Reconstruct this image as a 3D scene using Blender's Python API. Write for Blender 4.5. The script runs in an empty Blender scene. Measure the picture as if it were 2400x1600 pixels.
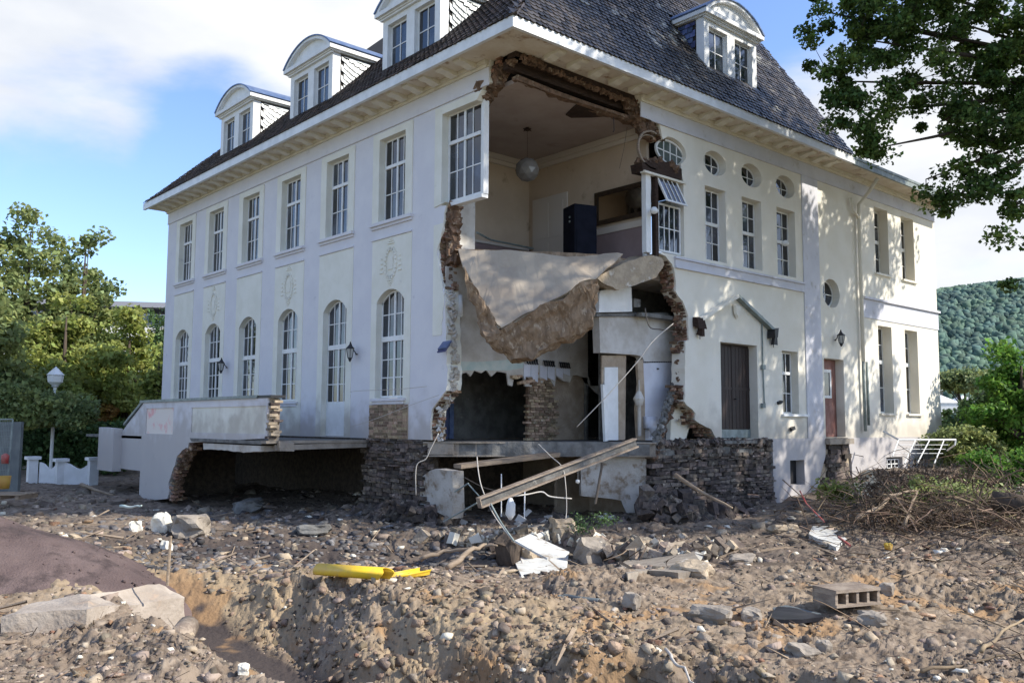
import bpy, bmesh, math, random
import numpy as np
from mathutils import Vector, Matrix, geometry, noise as mnoise
random.seed(7); rng=np.random.default_rng(7)
R=math.radians
sc=bpy.context.scene; COL=sc.collection
# ---------------------------------------------------------------- camera
FPX=2074.67; CAMP=Vector((-13.3316,-14.9087,0.0))
MR=Vector((0.74722,-0.66456,0.00492)); 
pit=R(5.2926); yaw=R(48.3768); rol=R(0.28164)
F0=Vector((math.cos(yaw)*math.cos(pit),math.sin(yaw)*math.cos(pit),math.sin(pit)))
R0=Vector((math.sin(yaw),-math.cos(yaw),0)); U0=R0.cross(F0)
R1=math.cos(rol)*R0+math.sin(rol)*U0; U1=-math.sin(rol)*R0+math.cos(rol)*U0
cam=bpy.data.cameras.new('camera'); co=bpy.data.objects.new('camera',cam); COL.objects.link(co)
m4=Matrix((R1,U1,-F0)).transposed().to_4x4(); m4.translation=CAMP; co.matrix_world=m4
cam.sensor_width=36; cam.lens=FPX/2400*36; cam.clip_end=6000; cam.clip_start=.1
sc.camera=co
# ---------------------------------------------------------------- light and sky
SUN=Vector((.452,-.645,.616)).normalized()
sl=bpy.data.lights.new('sun','SUN'); sl.energy=4.0; sl.angle=R(.6); sl.color=(1,.94,.84)
so=bpy.data.objects.new('sun',sl); COL.objects.link(so); so.rotation_euler=SUN.to_track_quat('Z','Y').to_euler()
so.location=(0,-30,40)
W=bpy.data.worlds.new('World'); sc.world=W; W.use_nodes=True
nt=W.node_tree; nt.nodes.clear()
def wn(t,**k):
    n=nt.nodes.new(t)
    for a,b in k.items(): setattr(n,a,b)
    return n
sky=wn('ShaderNodeTexSky',sky_type='NISHITA',sun_disc=False); sky.sun_elevation=math.asin(SUN.z)
sky.sun_rotation=math.atan2(SUN.x,SUN.y); sky.air_density=1.0; sky.dust_density=.6; sky.ozone_density=1.6
tc=wn('ShaderNodeTexCoord'); mp=wn('ShaderNodeMapping'); mp.inputs['Scale'].default_value=(1.0,1.0,2.3); mp.inputs['Location'].default_value=(3.1,0.4,0.7)
nz=wn('ShaderNodeTexNoise'); nz.inputs['Scale'].default_value=2.3; nz.inputs['Detail'].default_value=9; nz.inputs['Roughness'].default_value=.55; nz.inputs['Distortion'].default_value=.25
nt.links.new(tc.outputs['Generated'],mp.inputs[0]); nt.links.new(mp.outputs[0],nz.inputs['Vector'])
def dirmask(v,lo,hi):
    d=wn('ShaderNodeVectorMath',operation='DOT_PRODUCT'); d.inputs[1].default_value=Vector(v).normalized()
    nt.links.new(tc.outputs['Generated'],d.inputs[0])
    r=wn('ShaderNodeMapRange',interpolation_type='SMOOTHSTEP'); r.inputs[1].default_value=lo; r.inputs[2].default_value=hi
    nt.links.new(d.outputs['Value'],r.inputs[0]); return r.outputs[0]
def wray(px,py): return (px-1200)/FPX*R1-(py-800)/FPX*U1+F0
def madd(a,b,k):
    m=wn('ShaderNodeMath',operation='MULTIPLY_ADD'); nt.links.new(b,m.inputs[0]); m.inputs[1].default_value=k; nt.links.new(a,m.inputs[2]); return m.outputs[0]
v=nz.outputs['Fac']
v=madd(v,dirmask(wray(360,30),.945,.992),.36)     # large bank of cloud, upper left
v=madd(v,dirmask(wray(760,30),.975,.997),.16)
v=madd(v,dirmask(wray(2250,560),.950,.995),.26)    # cloud low on the right
v=madd(v,dirmask(wray(60,120),.960,.995),.26)
v=madd(v,dirmask(wray(640,330),.988,.9985),-.34)
v=madd(v,dirmask(wray(250,470),.962,.994),-.50)   # clear blue patch, left
v=madd(v,dirmask(wray(1850,60),.985,.999),-.10)
cr=wn('ShaderNodeMapRange',interpolation_type='SMOOTHSTEP'); cr.inputs[1].default_value=.46; cr.inputs[2].default_value=.72
nt.links.new(v,cr.inputs[0])
bg1=wn('ShaderNodeBackground'); bg1.inputs['Strength'].default_value=.150
tint=wn('ShaderNodeMix',data_type='RGBA',blend_type='MULTIPLY'); tint.inputs[0].default_value=1; tint.inputs[7].default_value=(.88,.95,1.14,1)
nt.links.new(sky.outputs[0],tint.inputs[6]); nt.links.new(tint.outputs[2],bg1.inputs['Color'])
n2=wn('ShaderNodeTexNoise'); n2.inputs['Scale'].default_value=3.2; n2.inputs['Detail'].default_value=6; nt.links.new(mp.outputs[0],n2.inputs['Vector'])
ccol=wn('ShaderNodeValToRGB'); ccol.color_ramp.elements[0].position=.3; ccol.color_ramp.elements[0].color=(.60,.66,.78,1); ccol.color_ramp.elements[1].position=.62; ccol.color_ramp.elements[1].color=(.98,.99,1.0,1)
nt.links.new(n2.outputs['Fac'],ccol.inputs[0])
bg2=wn('ShaderNodeBackground'); bg2.inputs['Strength'].default_value=.66; nt.links.new(ccol.outputs[0],bg2.inputs['Color'])
mx=wn('ShaderNodeMixShader'); nt.links.new(cr.outputs[0],mx.inputs[0]); nt.links.new(bg1.outputs[0],mx.inputs[1]); nt.links.new(bg2.outputs[0],mx.inputs[2])
wo=wn('ShaderNodeOutputWorld'); nt.links.new(mx.outputs[0],wo.inputs[0])
vs=sc.view_settings; vs.view_transform='Standard'; vs.look='None'; vs.gamma=1; vs.exposure=0.74; vs.use_curve_mapping=False
# ---------------------------------------------------------------- pixel helpers: where a point of the photo lies on a known plane
def ray(px,py): return (px-1200)/FPX*R1-(py-800)/FPX*U1+F0
def onx(px,py,X=0.0): r=ray(px,py); return CAMP+r*((X-CAMP.x)/r.x)
def ony(px,py,Y=0.0): r=ray(px,py); return CAMP+r*((Y-CAMP.y)/r.y)
def onz(px,py,Z): r=ray(px,py); return CAMP+r*((Z-CAMP.z)/r.z)
def onp(px,py,p0,n): r=ray(px,py); return CAMP+r*((Vector(p0)-CAMP).dot(n)/r.dot(n))
FH=Vector((F0.x,F0.y,0)).normalized(); RH=Vector((FH.y,-FH.x,0))
def dl(d,l): v=CAMP+FH*d+RH*l; return v.x,v.y
def atd(px,py,d):   # point of the photo at horizontal depth d
    r=ray(px,py); return CAMP+r*(d/r.dot(FH))
# ---------------------------------------------------------------- materials
def mk(name,c1,c2=None,scale=4,rough=.85,bump=0,bscale=30,c3=None,rnd=0,metal=0,spec=.35,detail=6,lo=.35,hi=.65,stretch=None,attr=None,spots=None,trans=None,zdirt=None):
    m=bpy.data.materials.new(name); m.use_nodes=True; t=m.node_tree; N=t.nodes; L=t.links; N.clear()
    out=N.new('ShaderNodeOutputMaterial'); b=N.new('ShaderNodeBsdfPrincipled'); L.new(b.outputs[0],out.inputs[0])
    b.inputs['Roughness'].default_value=rough; b.inputs['Metallic'].default_value=metal; b.inputs['Specular IOR Level'].default_value=spec
    tcn=N.new('ShaderNodeTexCoord'); vec=tcn.outputs['Object']
    if stretch:
        mpn=N.new('ShaderNodeMapping'); mpn.inputs['Scale'].default_value=stretch; L.new(vec,mpn.inputs[0]); vec=mpn.outputs[0]
    col=None
    def rgb(c): n=N.new('ShaderNodeRGB'); n.outputs[0].default_value=(*c,1); return n.outputs[0]
    def mix(f,a,bb,bt='MIX'):
        n=N.new('ShaderNodeMix'); n.data_type='RGBA'; n.blend_type=bt
        if hasattr(f,'is_linked'): L.new(f,n.inputs[0])
        else: n.inputs[0].default_value=f
        L.new(a,n.inputs[6]); L.new(bb,n.inputs[7]); return n.outputs[2]
    def mr(v,a,bb,c=0,d=1):
        n=N.new('ShaderNodeMapRange'); n.interpolation_type='SMOOTHSTEP'; L.new(v,n.inputs[0])
        for i,q in enumerate((a,bb,c,d)): n.inputs[i+1].default_value=q
        return n.outputs[0]
    col=rgb(c1)
    if c2:
        n1=N.new('ShaderNodeTexNoise'); n1.inputs['Scale'].default_value=scale; n1.inputs['Detail'].default_value=detail; n1.inputs['Roughness'].default_value=.6; L.new(vec,n1.inputs['Vector'])
        col=mix(mr(n1.outputs['Fac'],lo,hi),col,rgb(c2))
    if c3:
        n3=N.new('ShaderNodeTexNoise'); n3.inputs['Scale'].default_value=scale*4.3; n3.inputs['Detail'].default_value=5; L.new(vec,n3.inputs['Vector'])
        col=mix(mr(n3.outputs['Fac'],.5,.72),col,rgb(c3))
    if spots:   # (colour, scale, lo, hi)
        n4=N.new('ShaderNodeTexNoise'); n4.inputs['Scale'].default_value=spots[1]; n4.inputs['Detail'].default_value=8; n4.inputs['Roughness'].default_value=.65; L.new(vec,n4.inputs['Vector'])
        col=mix(mr(n4.outputs['Fac'],spots[2],spots[3]),col,rgb(spots[0]))
    if zdirt:
        sx=N.new('ShaderNodeSeparateXYZ'); L.new(tcn.outputs['Object'],sx.inputs[0]); n5=N.new('ShaderNodeTexNoise'); n5.inputs['Scale'].default_value=2.2; n5.inputs['Detail'].default_value=8; L.new(tcn.outputs['Object'],n5.inputs['Vector'])
        ma=N.new('ShaderNodeMath'); ma.operation='MULTIPLY_ADD'; L.new(n5.outputs['Fac'],ma.inputs[0]); ma.inputs[1].default_value=-2.6; L.new(sx.outputs[2],ma.inputs[2])
        col=mix(mr(ma.outputs[0],-1.75,-.5,.55,0),col,rgb(zdirt))
    if attr:
        a=N.new('ShaderNodeVertexColor'); a.layer_name=attr
        sp=N.new('ShaderNodeSeparateColor'); L.new(a.outputs[0],sp.inputs[0])
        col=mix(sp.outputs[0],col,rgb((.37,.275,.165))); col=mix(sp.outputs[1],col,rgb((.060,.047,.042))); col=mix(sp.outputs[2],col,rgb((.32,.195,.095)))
    if rnd:
        oi=N.new('ShaderNodeObjectInfo'); ge=N.new('ShaderNodeNewGeometry')
        ad=N.new('ShaderNodeMath'); ad.operation='ADD'; L.new(oi.outputs['Random'],ad.inputs[0]); L.new(ge.outputs['Random Per Island'],ad.inputs[1])
        fr=N.new('ShaderNodeMath'); fr.operation='FRACT'; L.new(ad.outputs[0],fr.inputs[0])
        hv=N.new('ShaderNodeHueSaturation'); L.new(col,hv.inputs['Color'])
        L.new(mr(fr.outputs[0],0,1,1-rnd,1+rnd),hv.inputs['Value'])
        f2=N.new('ShaderNodeMath'); f2.operation='MULTIPLY'; L.new(fr.outputs[0],f2.inputs[0]); f2.inputs[1].default_value=7.31
        f3=N.new('ShaderNodeMath'); f3.operation='FRACT'; L.new(f2.outputs[0],f3.inputs[0])
        L.new(mr(f3.outputs[0],0,1,.485,.515),hv.inputs['Hue']); col=hv.outputs[0]
    L.new(col,b.inputs['Base Color'])
    if bump:
        nb=N.new('ShaderNodeTexNoise'); nb.inputs['Scale'].default_value=bscale; nb.inputs['Detail'].default_value=7; L.new(vec,nb.inputs['Vector'])
        bn=N.new('ShaderNodeBump'); bn.inputs['Strength'].default_value=bump; bn.inputs['Distance'].default_value=.03; L.new(nb.outputs['Fac'],bn.inputs['Height']); L.new(bn.outputs[0],b.inputs['Normal'])
    if trans:
        tr=N.new('ShaderNodeBsdfTranslucent'); hs=N.new('ShaderNodeHueSaturation'); hs.inputs['Value'].default_value=1.6; hs.inputs['Hue'].default_value=.485; L.new(col,hs.inputs['Color']); L.new(hs.outputs[0],tr.inputs[0])
        ms=N.new('ShaderNodeMixShader'); ms.inputs[0].default_value=trans; L.new(b.outputs[0],ms.inputs[1]); L.new(tr.outputs[0],ms.inputs[2]); L.new(ms.outputs[0],out.inputs[0])
    return m
M={}
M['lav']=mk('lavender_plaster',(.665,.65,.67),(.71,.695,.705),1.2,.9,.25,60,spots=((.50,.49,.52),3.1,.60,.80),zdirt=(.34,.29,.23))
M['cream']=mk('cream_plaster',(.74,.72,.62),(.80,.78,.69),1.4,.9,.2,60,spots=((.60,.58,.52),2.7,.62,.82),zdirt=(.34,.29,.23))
M['creamR']=mk('cream_render',(.74,.695,.585),(.79,.75,.65),1.1,.9,.25,50,spots=((.58,.53,.42),1.9,.60,.80),zdirt=(.34,.29,.23))
M['lavR']=mk('lavender_render',(.56,.56,.60),(.62,.62,.66),1.2,.9,.25,50,spots=((.42,.40,.38),2.3,.55,.75),zdirt=(.34,.29,.23))
M['white']=mk('white_paint',(.80,.80,.78),(.72,.72,.69),3,.6,.1,40)
M['fascia']=mk('white_gutter',(.78,.79,.78),(.66,.67,.66),2.5,.45,.05,40)
M['soffit']=mk('soffit_paint',(.62,.53,.40),(.72,.66,.55),1.6,.85,.2,30,spots=((.33,.21,.12),2.2,.54,.7))
M['cornice']=mk('cornice_plaster',(.68,.63,.50),(.74,.70,.60),1.5,.85,.2,40,spots=((.50,.42,.30),2.2,.56,.78))
M['glass']=mk('window_glass',(.008,.011,.018),(.05,.06,.075),1.3,.04,0,1,rnd=.7,spec=.8,lo=.4,hi=.7)
M['glass2']=mk('clouded_glass',(.08,.10,.09),(.14,.16,.15),2.7,.12,0,1,spec=.7)
M['brick']=mk('brick',(.25,.145,.088),(.15,.092,.06),14,.95,.6,50,rnd=.55,spots=((.38,.30,.22),7,.50,.66))
M['tanbrick']=mk('pale_brick',(.38,.28,.185),(.27,.19,.12),14,.95,.5,50,rnd=.42,spots=((.52,.44,.33),9,.56,.72))
M['mortar']=mk('rubble_core',(.21,.13,.085),(.11,.07,.045),6,.98,.9,22,spots=((.36,.29,.21),7,.56,.7))
M['stone']=mk('slate_rubble_stone',(.155,.120,.095),(.075,.062,.055),9,.9,.6,26,rnd=.55,spots=((.36,.30,.24),6,.58,.7))
M['stonegap']=mk('earth_mortar',(.060,.048,.038),(.12,.095,.07),7,.98,.8,22)
M['tileR']=mk('dark_roof_tile',(.056,.046,.038),(.020,.017,.014),6,.36,.5,30,rnd=.85,spec=.45,spots=((.30,.29,.25),1.1,.53,.68))  # pale spots are lichen, spread wider to paint in sun highlights
M['tileL']=mk('brown_roof_tile',(.085,.060,.047),(.038,.029,.026),6,.6,.4,30,rnd=.5)
M['roofdeck']=mk('roof_boarding',(.02,.017,.015),(.03,.025,.02),3,.9)
M['slateSun']=mk('sunlit_slate',(.52,.55,.54),(.36,.39,.38),5,.35,.2,20,rnd=.25,spec=.6)  # same dark slate as the right dormer, with the sun's white reflection painted in
M['slateD']=mk('blue_slate',(.055,.075,.16),(.11,.13,.24),5,.4,.2,20,rnd=.3)
M['zinc']=mk('blue_zinc',(.09,.14,.26),(.16,.22,.34),4,.4,.1,20,metal=.3)
M['lead']=mk('lead_flashing',(.16,.19,.18),(.26,.30,.28),4,.5,.1,20)
M['doorwood']=mk('dark_brown_door',(.030,.016,.013),(.018,.011,.010),3,.55,.25,30,stretch=(6,6,.6),spots=((.13,.10,.09),3,.6,.8))
M['doorred']=mk('red_brown_door',(.20,.085,.065),(.30,.16,.13),2,.6,.2,30,stretch=(3,3,1))
M['iron']=mk('black_iron',(.02,.02,.022),None,rough=.5)
M['lampglass']=mk('lantern_glass',(.45,.45,.42),None,rough=.2)
M['ceil']=mk('room_ceiling',(.36,.29,.25),(.41,.34,.30),1.2,.9,.1,30,spots=((.28,.215,.18),1.4,.58,.8))
M['roomwall']=mk('room_wall_beige',(.50,.385,.275),(.56,.44,.32),.9,.9,.12,30,spots=((.26,.19,.12),1.6,.6,.8))
M['dado']=mk('mauve_dado',(.30,.22,.21),(.26,.19,.18),2,.8)
M['crown']=mk('crown_moulding',(.60,.53,.45),None,rough=.8)
M['dwhite']=mk('dirty_white_plaster',(.60,.57,.52),(.46,.42,.36),1.8,.9,.2,40,spots=((.33,.26,.19),2.6,.58,.75))
M['cellarw']=mk('stained_cellar_plaster',(.50,.47,.42),(.36,.32,.27),1.6,.9,.4,25,spots=((.22,.165,.11),3.1,.50,.66))
M['tilewhite']=mk('white_wall_tile',(.70,.71,.76),(.62,.62,.66),2,.35,.05,20,spots=((.40,.36,.30),2.4,.62,.8))
M['teal']=mk('teal_tile_trim',(.42,.52,.49),(.55,.60,.55),3,.5,.1,20)
M['tanplas']=mk('tan_plaster',(.47,.375,.275),(.35,.27,.19),2.2,.95,.6,18,spots=((.50,.42,.32),3,.55,.72))
M['slab']=mk('screed',(.42,.355,.275),(.34,.28,.215),1.2,.85,.2,30,spots=((.36,.29,.22),2,.6,.8))
M['slabside']=mk('broken_floor_fill',(.31,.225,.15),(.19,.135,.09),4,.98,1.0,9,stretch=(1.6,1.6,.8),spots=((.42,.34,.25),5,.54,.66))
M['darkbeam']=mk('charred_timber',(.055,.032,.022),(.03,.018,.013),5,.9,.5,20,stretch=(1,1,6))
M['conc']=mk('concrete',(.33,.285,.23),(.24,.205,.165),3,.92,.5,20,spots=((.17,.14,.11),3,.56,.72))
M['concd']=mk('dirty_concrete',(.20,.195,.18),(.11,.105,.095),3,.92,.6,16,spots=((.38,.36,.32),4,.6,.72))
M['steel']=mk('rusty_steel',(.22,.17,.13),(.36,.29,.22),5,.7,.3,30,metal=.2,stretch=(1,1,5))
M['pvc']=mk('yellow_plastic',(.80,.54,.03),(.70,.45,.05),4,.45,.03,20,spots=((.36,.27,.15),5,.57,.72))
M['board']=mk('white_board',(.68,.68,.64),(.56,.55,.50),2,.55,.1,20,spots=((.34,.28,.21),4,.54,.68))
M['black']=mk('black_plastic',(.015,.016,.02),(.03,.03,.035),3,.35)
M['cable']=mk('pale_cable',(.50,.46,.40),None,rough=.6)
M['cabled']=mk('dark_cable',(.09,.075,.06),None,rough=.6)
M['wood']=mk('weathered_wood',(.34,.26,.18),(.22,.165,.115),3,.85,.4,25,stretch=(1,1,6))
M['twig']=mk('twigs',(.20,.14,.09),(.10,.07,.048),2,.9,rnd=.55)
M['bark']=mk('bark',(.10,.075,.055),(.055,.042,.032),5,.95,.8,14,stretch=(1,1,.3))
M['red']=mk('red_plastic',(.36,.05,.045),(.34,.16,.13),3,.5)
M['tan']=mk('tan_stone',(.46,.37,.26),(.33,.26,.18),4,.92,.7,14,spots=((.62,.56,.47),4,.55,.7))
M['mirror']=mk('mirror_glass',(.42,.37,.31),None,rough=.06,metal=1)
M['gilt']=mk('dark_gilt_frame',(.028,.016,.009),(.05,.03,.015),9,.5)
M['speaker']=mk('black_speaker',(.004,.005,.010),(.008,.009,.016),3,.75,spec=.12)
M['rocks']=mk('rubble_stones',(.265,.215,.165),(.165,.13,.10),6,.95,.6,24,rnd=.55,spots=((.42,.36,.29),5,.56,.72))
M['darkrocks']=mk('slate_gravel',(.135,.128,.125),(.08,.074,.072),6,.85,.6,24,rnd=.6,spots=((.30,.29,.28),5,.56,.72))
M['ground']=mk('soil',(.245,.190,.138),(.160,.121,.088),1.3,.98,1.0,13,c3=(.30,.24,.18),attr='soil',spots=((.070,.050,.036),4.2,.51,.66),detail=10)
M['clod']=mk('earth_clod',(.27,.205,.14),(.17,.125,.085),5,.98,.8,24,rnd=.4,spots=((.36,.27,.17),4,.55,.7))
M['mound']=mk('purple_aggregate',(.100,.070,.064),(.145,.105,.095),1.0,.95,.9,30,spots=((.06,.043,.04),1.4,.50,.66),detail=10)
M['ledge']=mk('pale_lean_concrete',(.40,.345,.285),(.30,.25,.20),2,.95,.7,16,spots=((.48,.33,.22),2,.6,.8))
M['field']=mk('far_ground',(.20,.175,.12),(.12,.13,.065),.12,.98,.4,2)
def leafm(n,a,b,r=.4,t=.35): return mk(n,a,b,.6,.55,rnd=r,trans=t,spec=.25)
M['leafnear']=leafm('maple_leaves',(.055,.105,.028),(.115,.175,.042),.5,.42)
M['leaffar']=leafm('yellow_green_leaves',(.20,.25,.065),(.30,.33,.09),.4,.35)
M['leafgrn']=leafm('green_leaves',(.15,.20,.085),(.25,.29,.10),.4,.35)
M['leafdark']=leafm('dark_leaves',(.06,.11,.045),(.10,.165,.055),.45,.25)
M['leaffresh']=leafm('fresh_leaves',(.07,.17,.03),(.12,.24,.04),.35,.4)
M['leafyel']=leafm('yellow_shrub_leaves',(.45,.36,.06),(.40,.22,.08),.3,.3)
M['forest']=mk('forest_crowns',(.055,.10,.088),(.10,.16,.105),.035,.95,rnd=.35,c3=(.11,.16,.12))  # bluish cast puts the distance haze into the crown colour
M['housew']=mk('house_render',(.70,.68,.62),None,rough=.9)
M['houser']=mk('house_roof',(.30,.30,.33),None,rough=.8)
M['tarp']=mk('grey_tarp',(.10,.115,.12),(.15,.165,.16),2,.6,.2,12)
M['pink']=mk('pink_sprayed_panel',(.78,.70,.62),(.80,.42,.40),2.3,.9,lo=.52,hi=.68,detail=3)
# ---------------------------------------------------------------- mesh helpers
class MB:
    def __init__(s): s.v=[]; s.f=[]; s.mi=[]
    def add(s,vs,fs,mi=0):
        n=len(s.v); s.v+= [tuple(p) for p in vs]; s.f+=[tuple(i+n for i in f) for f in fs]; s.mi+=[mi]*len(fs); return s
    def box(s,a,b,mi=0,P=None):
        (x0,y0,z0),(x1,y1,z1)=a,b
        vs=[(x0,y0,z0),(x1,y0,z0),(x1,y1,z0),(x0,y1,z0),(x0,y0,z1),(x1,y0,z1),(x1,y1,z1),(x0,y1,z1)]
        if P: vs=[P(*q) for q in vs]
        return s.add(vs,[(0,3,2,1),(4,5,6,7),(0,1,5,4),(1,2,6,5),(2,3,7,6),(3,0,4,7)],mi)
    def obox(s,c,ax,h,mi=0,jit=0):
        ax=[Vector(a) for a in ax]; c=Vector(c); vs=[]
        for sz in (-1,1):
            for sx,sy in ((-1,-1),(1,-1),(1,1),(-1,1)):
                p=c+ax[0]*h[0]*sx+ax[1]*h[1]*sy+ax[2]*h[2]*sz
                if jit: p=p+Vector([random.uniform(-1,1)*jit*min(h) for _ in range(3)])
                vs.append(p)
        return s.add(vs,[(0,3,2,1),(4,5,6,7),(0,1,5,4),(1,2,6,5),(2,3,7,6),(3,0,4,7)],mi)
    def tube(s,pts,rad,seg=6,mi=0,cap=True):
        pts=[Vector(p) for p in pts]; n=len(pts); rads=rad if isinstance(rad,(list,tuple)) else [rad]*n
        base=len(s.v); up=Vector((0,0,1)); prev=None
        for i,p in enumerate(pts):
            t=(pts[min(i+1,n-1)]-pts[max(i-1,0)]).normalized()
            a=t.cross(up if abs(t.z)<.95 else Vector((1,0,0))).normalized() if prev is None else (prev-t*prev.dot(t)).normalized()
            prev=a; b=t.cross(a)
            for k in range(seg):
                q=2*math.pi*k/seg; s.v.append(tuple(p+(a*math.cos(q)+b*math.sin(q))*rads[i]))
        for i in range(n-1):
            for k in range(seg):
                k2=(k+1)%seg; s.f.append((base+i*seg+k,base+i*seg+k2,base+(i+1)*seg+k2,base+(i+1)*seg+k)); s.mi.append(mi)
        if cap:
            s.f.append(tuple(base+k for k in range(seg))[::-1]); s.f.append(tuple(base+(n-1)*seg+k for k in range(seg))); s.mi+=[mi,mi]
        return s
    def lathe(s,prof,c,seg=16,mi=0,P=None):
        base=len(s.v)
        for r,z in prof:
            for k in range(seg):
                q=2*math.pi*k/seg; s.v.append((c[0]+r*math.cos(q),c[1]+r*math.sin(q),c[2]+z))
        for i in range(len(prof)-1):
            for k in range(seg):
                k2=(k+1)%seg; s.f.append((base+i*seg+k,base+i*seg+k2,base+(i+1)*seg+k2,base+(i+1)*seg+k)); s.mi.append(mi)
        return s
    def build(s,name,mats,parent=None,smooth=False,fix=True):
        me=bpy.data.meshes.new(name); me.from_pydata(s.v,[],s.f)
        if not isinstance(mats,(list,tuple)): mats=[mats]
        for m in mats: me.materials.append(M[m] if isinstance(m,str) else m)
        if len(mats)>1: me.polygons.foreach_set('material_index',s.mi)
        if fix:
            bm=bmesh.new(); bm.from_mesh(me); bmesh.ops.recalc_face_normals(bm,faces=bm.faces); bm.to_mesh(me); bm.free()
        if smooth: me.polygons.foreach_set('use_smooth',[True]*len(me.polygons))
        o=bpy.data.objects.new(name,me); COL.objects.link(o)
        if parent: o.parent=parent
        return o
def tag(o,label=None,cat=None,group=None,kind=None):
    if label: o['label']=label
    if cat: o['category']=cat
    if group: o['group']=group
    if kind: o['kind']=kind
    return o
def thing(name,label,cat,loc=(0,0,0),group=None):
    o=bpy.data.objects.new(name,None); COL.objects.link(o); o.location=loc; o.empty_display_size=.2
    return tag(o,label,cat,group)
def cp(o,parent=None,off=(0,0,0)):
    c=o.copy(); COL.objects.link(c); c.parent=parent; c.location=Vector(o.location)+Vector(off)
    for ch in o.children: cp(ch,c)
    return c
def slab(mb,outer,holes,P,d0,d1,mi=0,side=None):
    loops=[outer]+list(holes); side=mi if side is None else side
    tris=geometry.tessellate_polygon([[Vector((a,b,0)) for a,b in lp] for lp in loops])
    flat=[p for lp in loops for p in lp]
    for d,fl in ((d0,0),(d1,1)):
        mb.add([P(a,b,d) for a,b in flat],[t if not fl else t[::-1] for t in tris],mi)
    for lp in loops:
        n=len(lp); vs=[P(a,b,d0) for a,b in lp]+[P(a,b,d1) for a,b in lp]
        mb.add(vs,[(i,(i+1)%n,n+(i+1)%n,n+i) for i in range(n)],side)
    return mb
PL=lambda u,z,d:(d,u,z)      # left façade: u runs along +Y, d goes into the house
PR=lambda u,z,d:(u,d,z)      # right façade
def rect(a,b,c,d): return [(a,c),(b,c),(b,d),(a,d)]
def archloop(u0,u1,z0,zs,zt,n=12):
    w=(u1-u0)/2; uc=(u0+u1)/2; h=zt-zs; rad=(w*w+h*h)/(2*h); cz=zt-rad; a0=math.asin(w/rad)
    return [(u0,z0),(u1,z0)]+[(uc+rad*math.sin(a),cz+rad*math.cos(a)) for a in [a0-2*a0*i/n for i in range(n+1)]]
def archz(u,uc,w,zs,zt):
    h=zt-zs; rad=(w*w+h*h)/(2*h); return zt-rad+math.sqrt(max(0,rad*rad-(u-uc)**2))
def ell(uc,zc,a,b,n=28,t0=0,t1=2*math.pi): return [(uc+a*math.cos(t0+(t1-t0)*i/n),zc+b*math.sin(t0+(t1-t0)*i/n)) for i in range(n if abs(t1-t0-2*math.pi)<1e-6 else n+1)]
def jag(pts,amp,step=.12,seed=1):
    rr=random.Random(seed); out=[]
    for (a,b),(c,d) in zip(pts[:-1],pts[1:]):
        L=math.hypot(c-a,d-b); n=max(1,int(L/step))
        for i in range(n):
            t=i/n; q=rr.uniform(-amp,amp) if i else 0; out.append((a+(c-a)*t+q*(d-b)/max(L,1e-6),b+(d-b)*t-q*(c-a)/max(L,1e-6)))
    out.append(pts[-1]); return out
# ================================================================= TERRAIN
_tab=np.random.default_rng(3).random((256,256))
def vn(x,y):
    xi=np.floor(x).astype(int); yi=np.floor(y).astype(int); fx=x-xi; fy=y-yi; fx=fx*fx*(3-2*fx); fy=fy*fy*(3-2*fy)
    a=_tab[xi&255,yi&255]; b=_tab[(xi+1)&255,yi&255]; c=_tab[xi&255,(yi+1)&255]; d=_tab[(xi+1)&255,(yi+1)&255]
    return (a*(1-fx)+b*fx)*(1-fy)+(c*(1-fx)+d*fx)*fy-.5
def fbm(x,y,o=5,g=.5,l=2.03):
    s=0;a=1
    for i in range(o): s=s+a*vn(x+i*17.3,y+i*9.1); x=x*l;y=y*l;a*=g
    return s
def sst(a,b,x): t=np.clip((x-a)/(b-a),0,1); return t*t*(3-2*t)
def gau(x,y,cx,cy,sx,sy): return np.exp(-((x-cx)/sx)**2-((y-cy)/sy)**2)
def segd(d,l,pts):
    best=np.full(np.shape(d),1e9)
    for (a,b),(c,e) in zip(pts[:-1],pts[1:]):
        vx,vy=c-a,e-b; t=np.clip(((d-a)*vx+(l-b)*vy)/(vx*vx+vy*vy),0,1); best=np.minimum(best,np.hypot(d-a-t*vx,l-b-t*vy))
    return best
TR=[(15.0,-6.3),(13.4,-5.0),(11.6,-3.6),(10.2,-2.45),(9.3,-1.5),(8.3,-.3)]
_td=np.array([q[0] for q in TR][::-1]); _tl=np.array([q[1] for q in TR][::-1])
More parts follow.
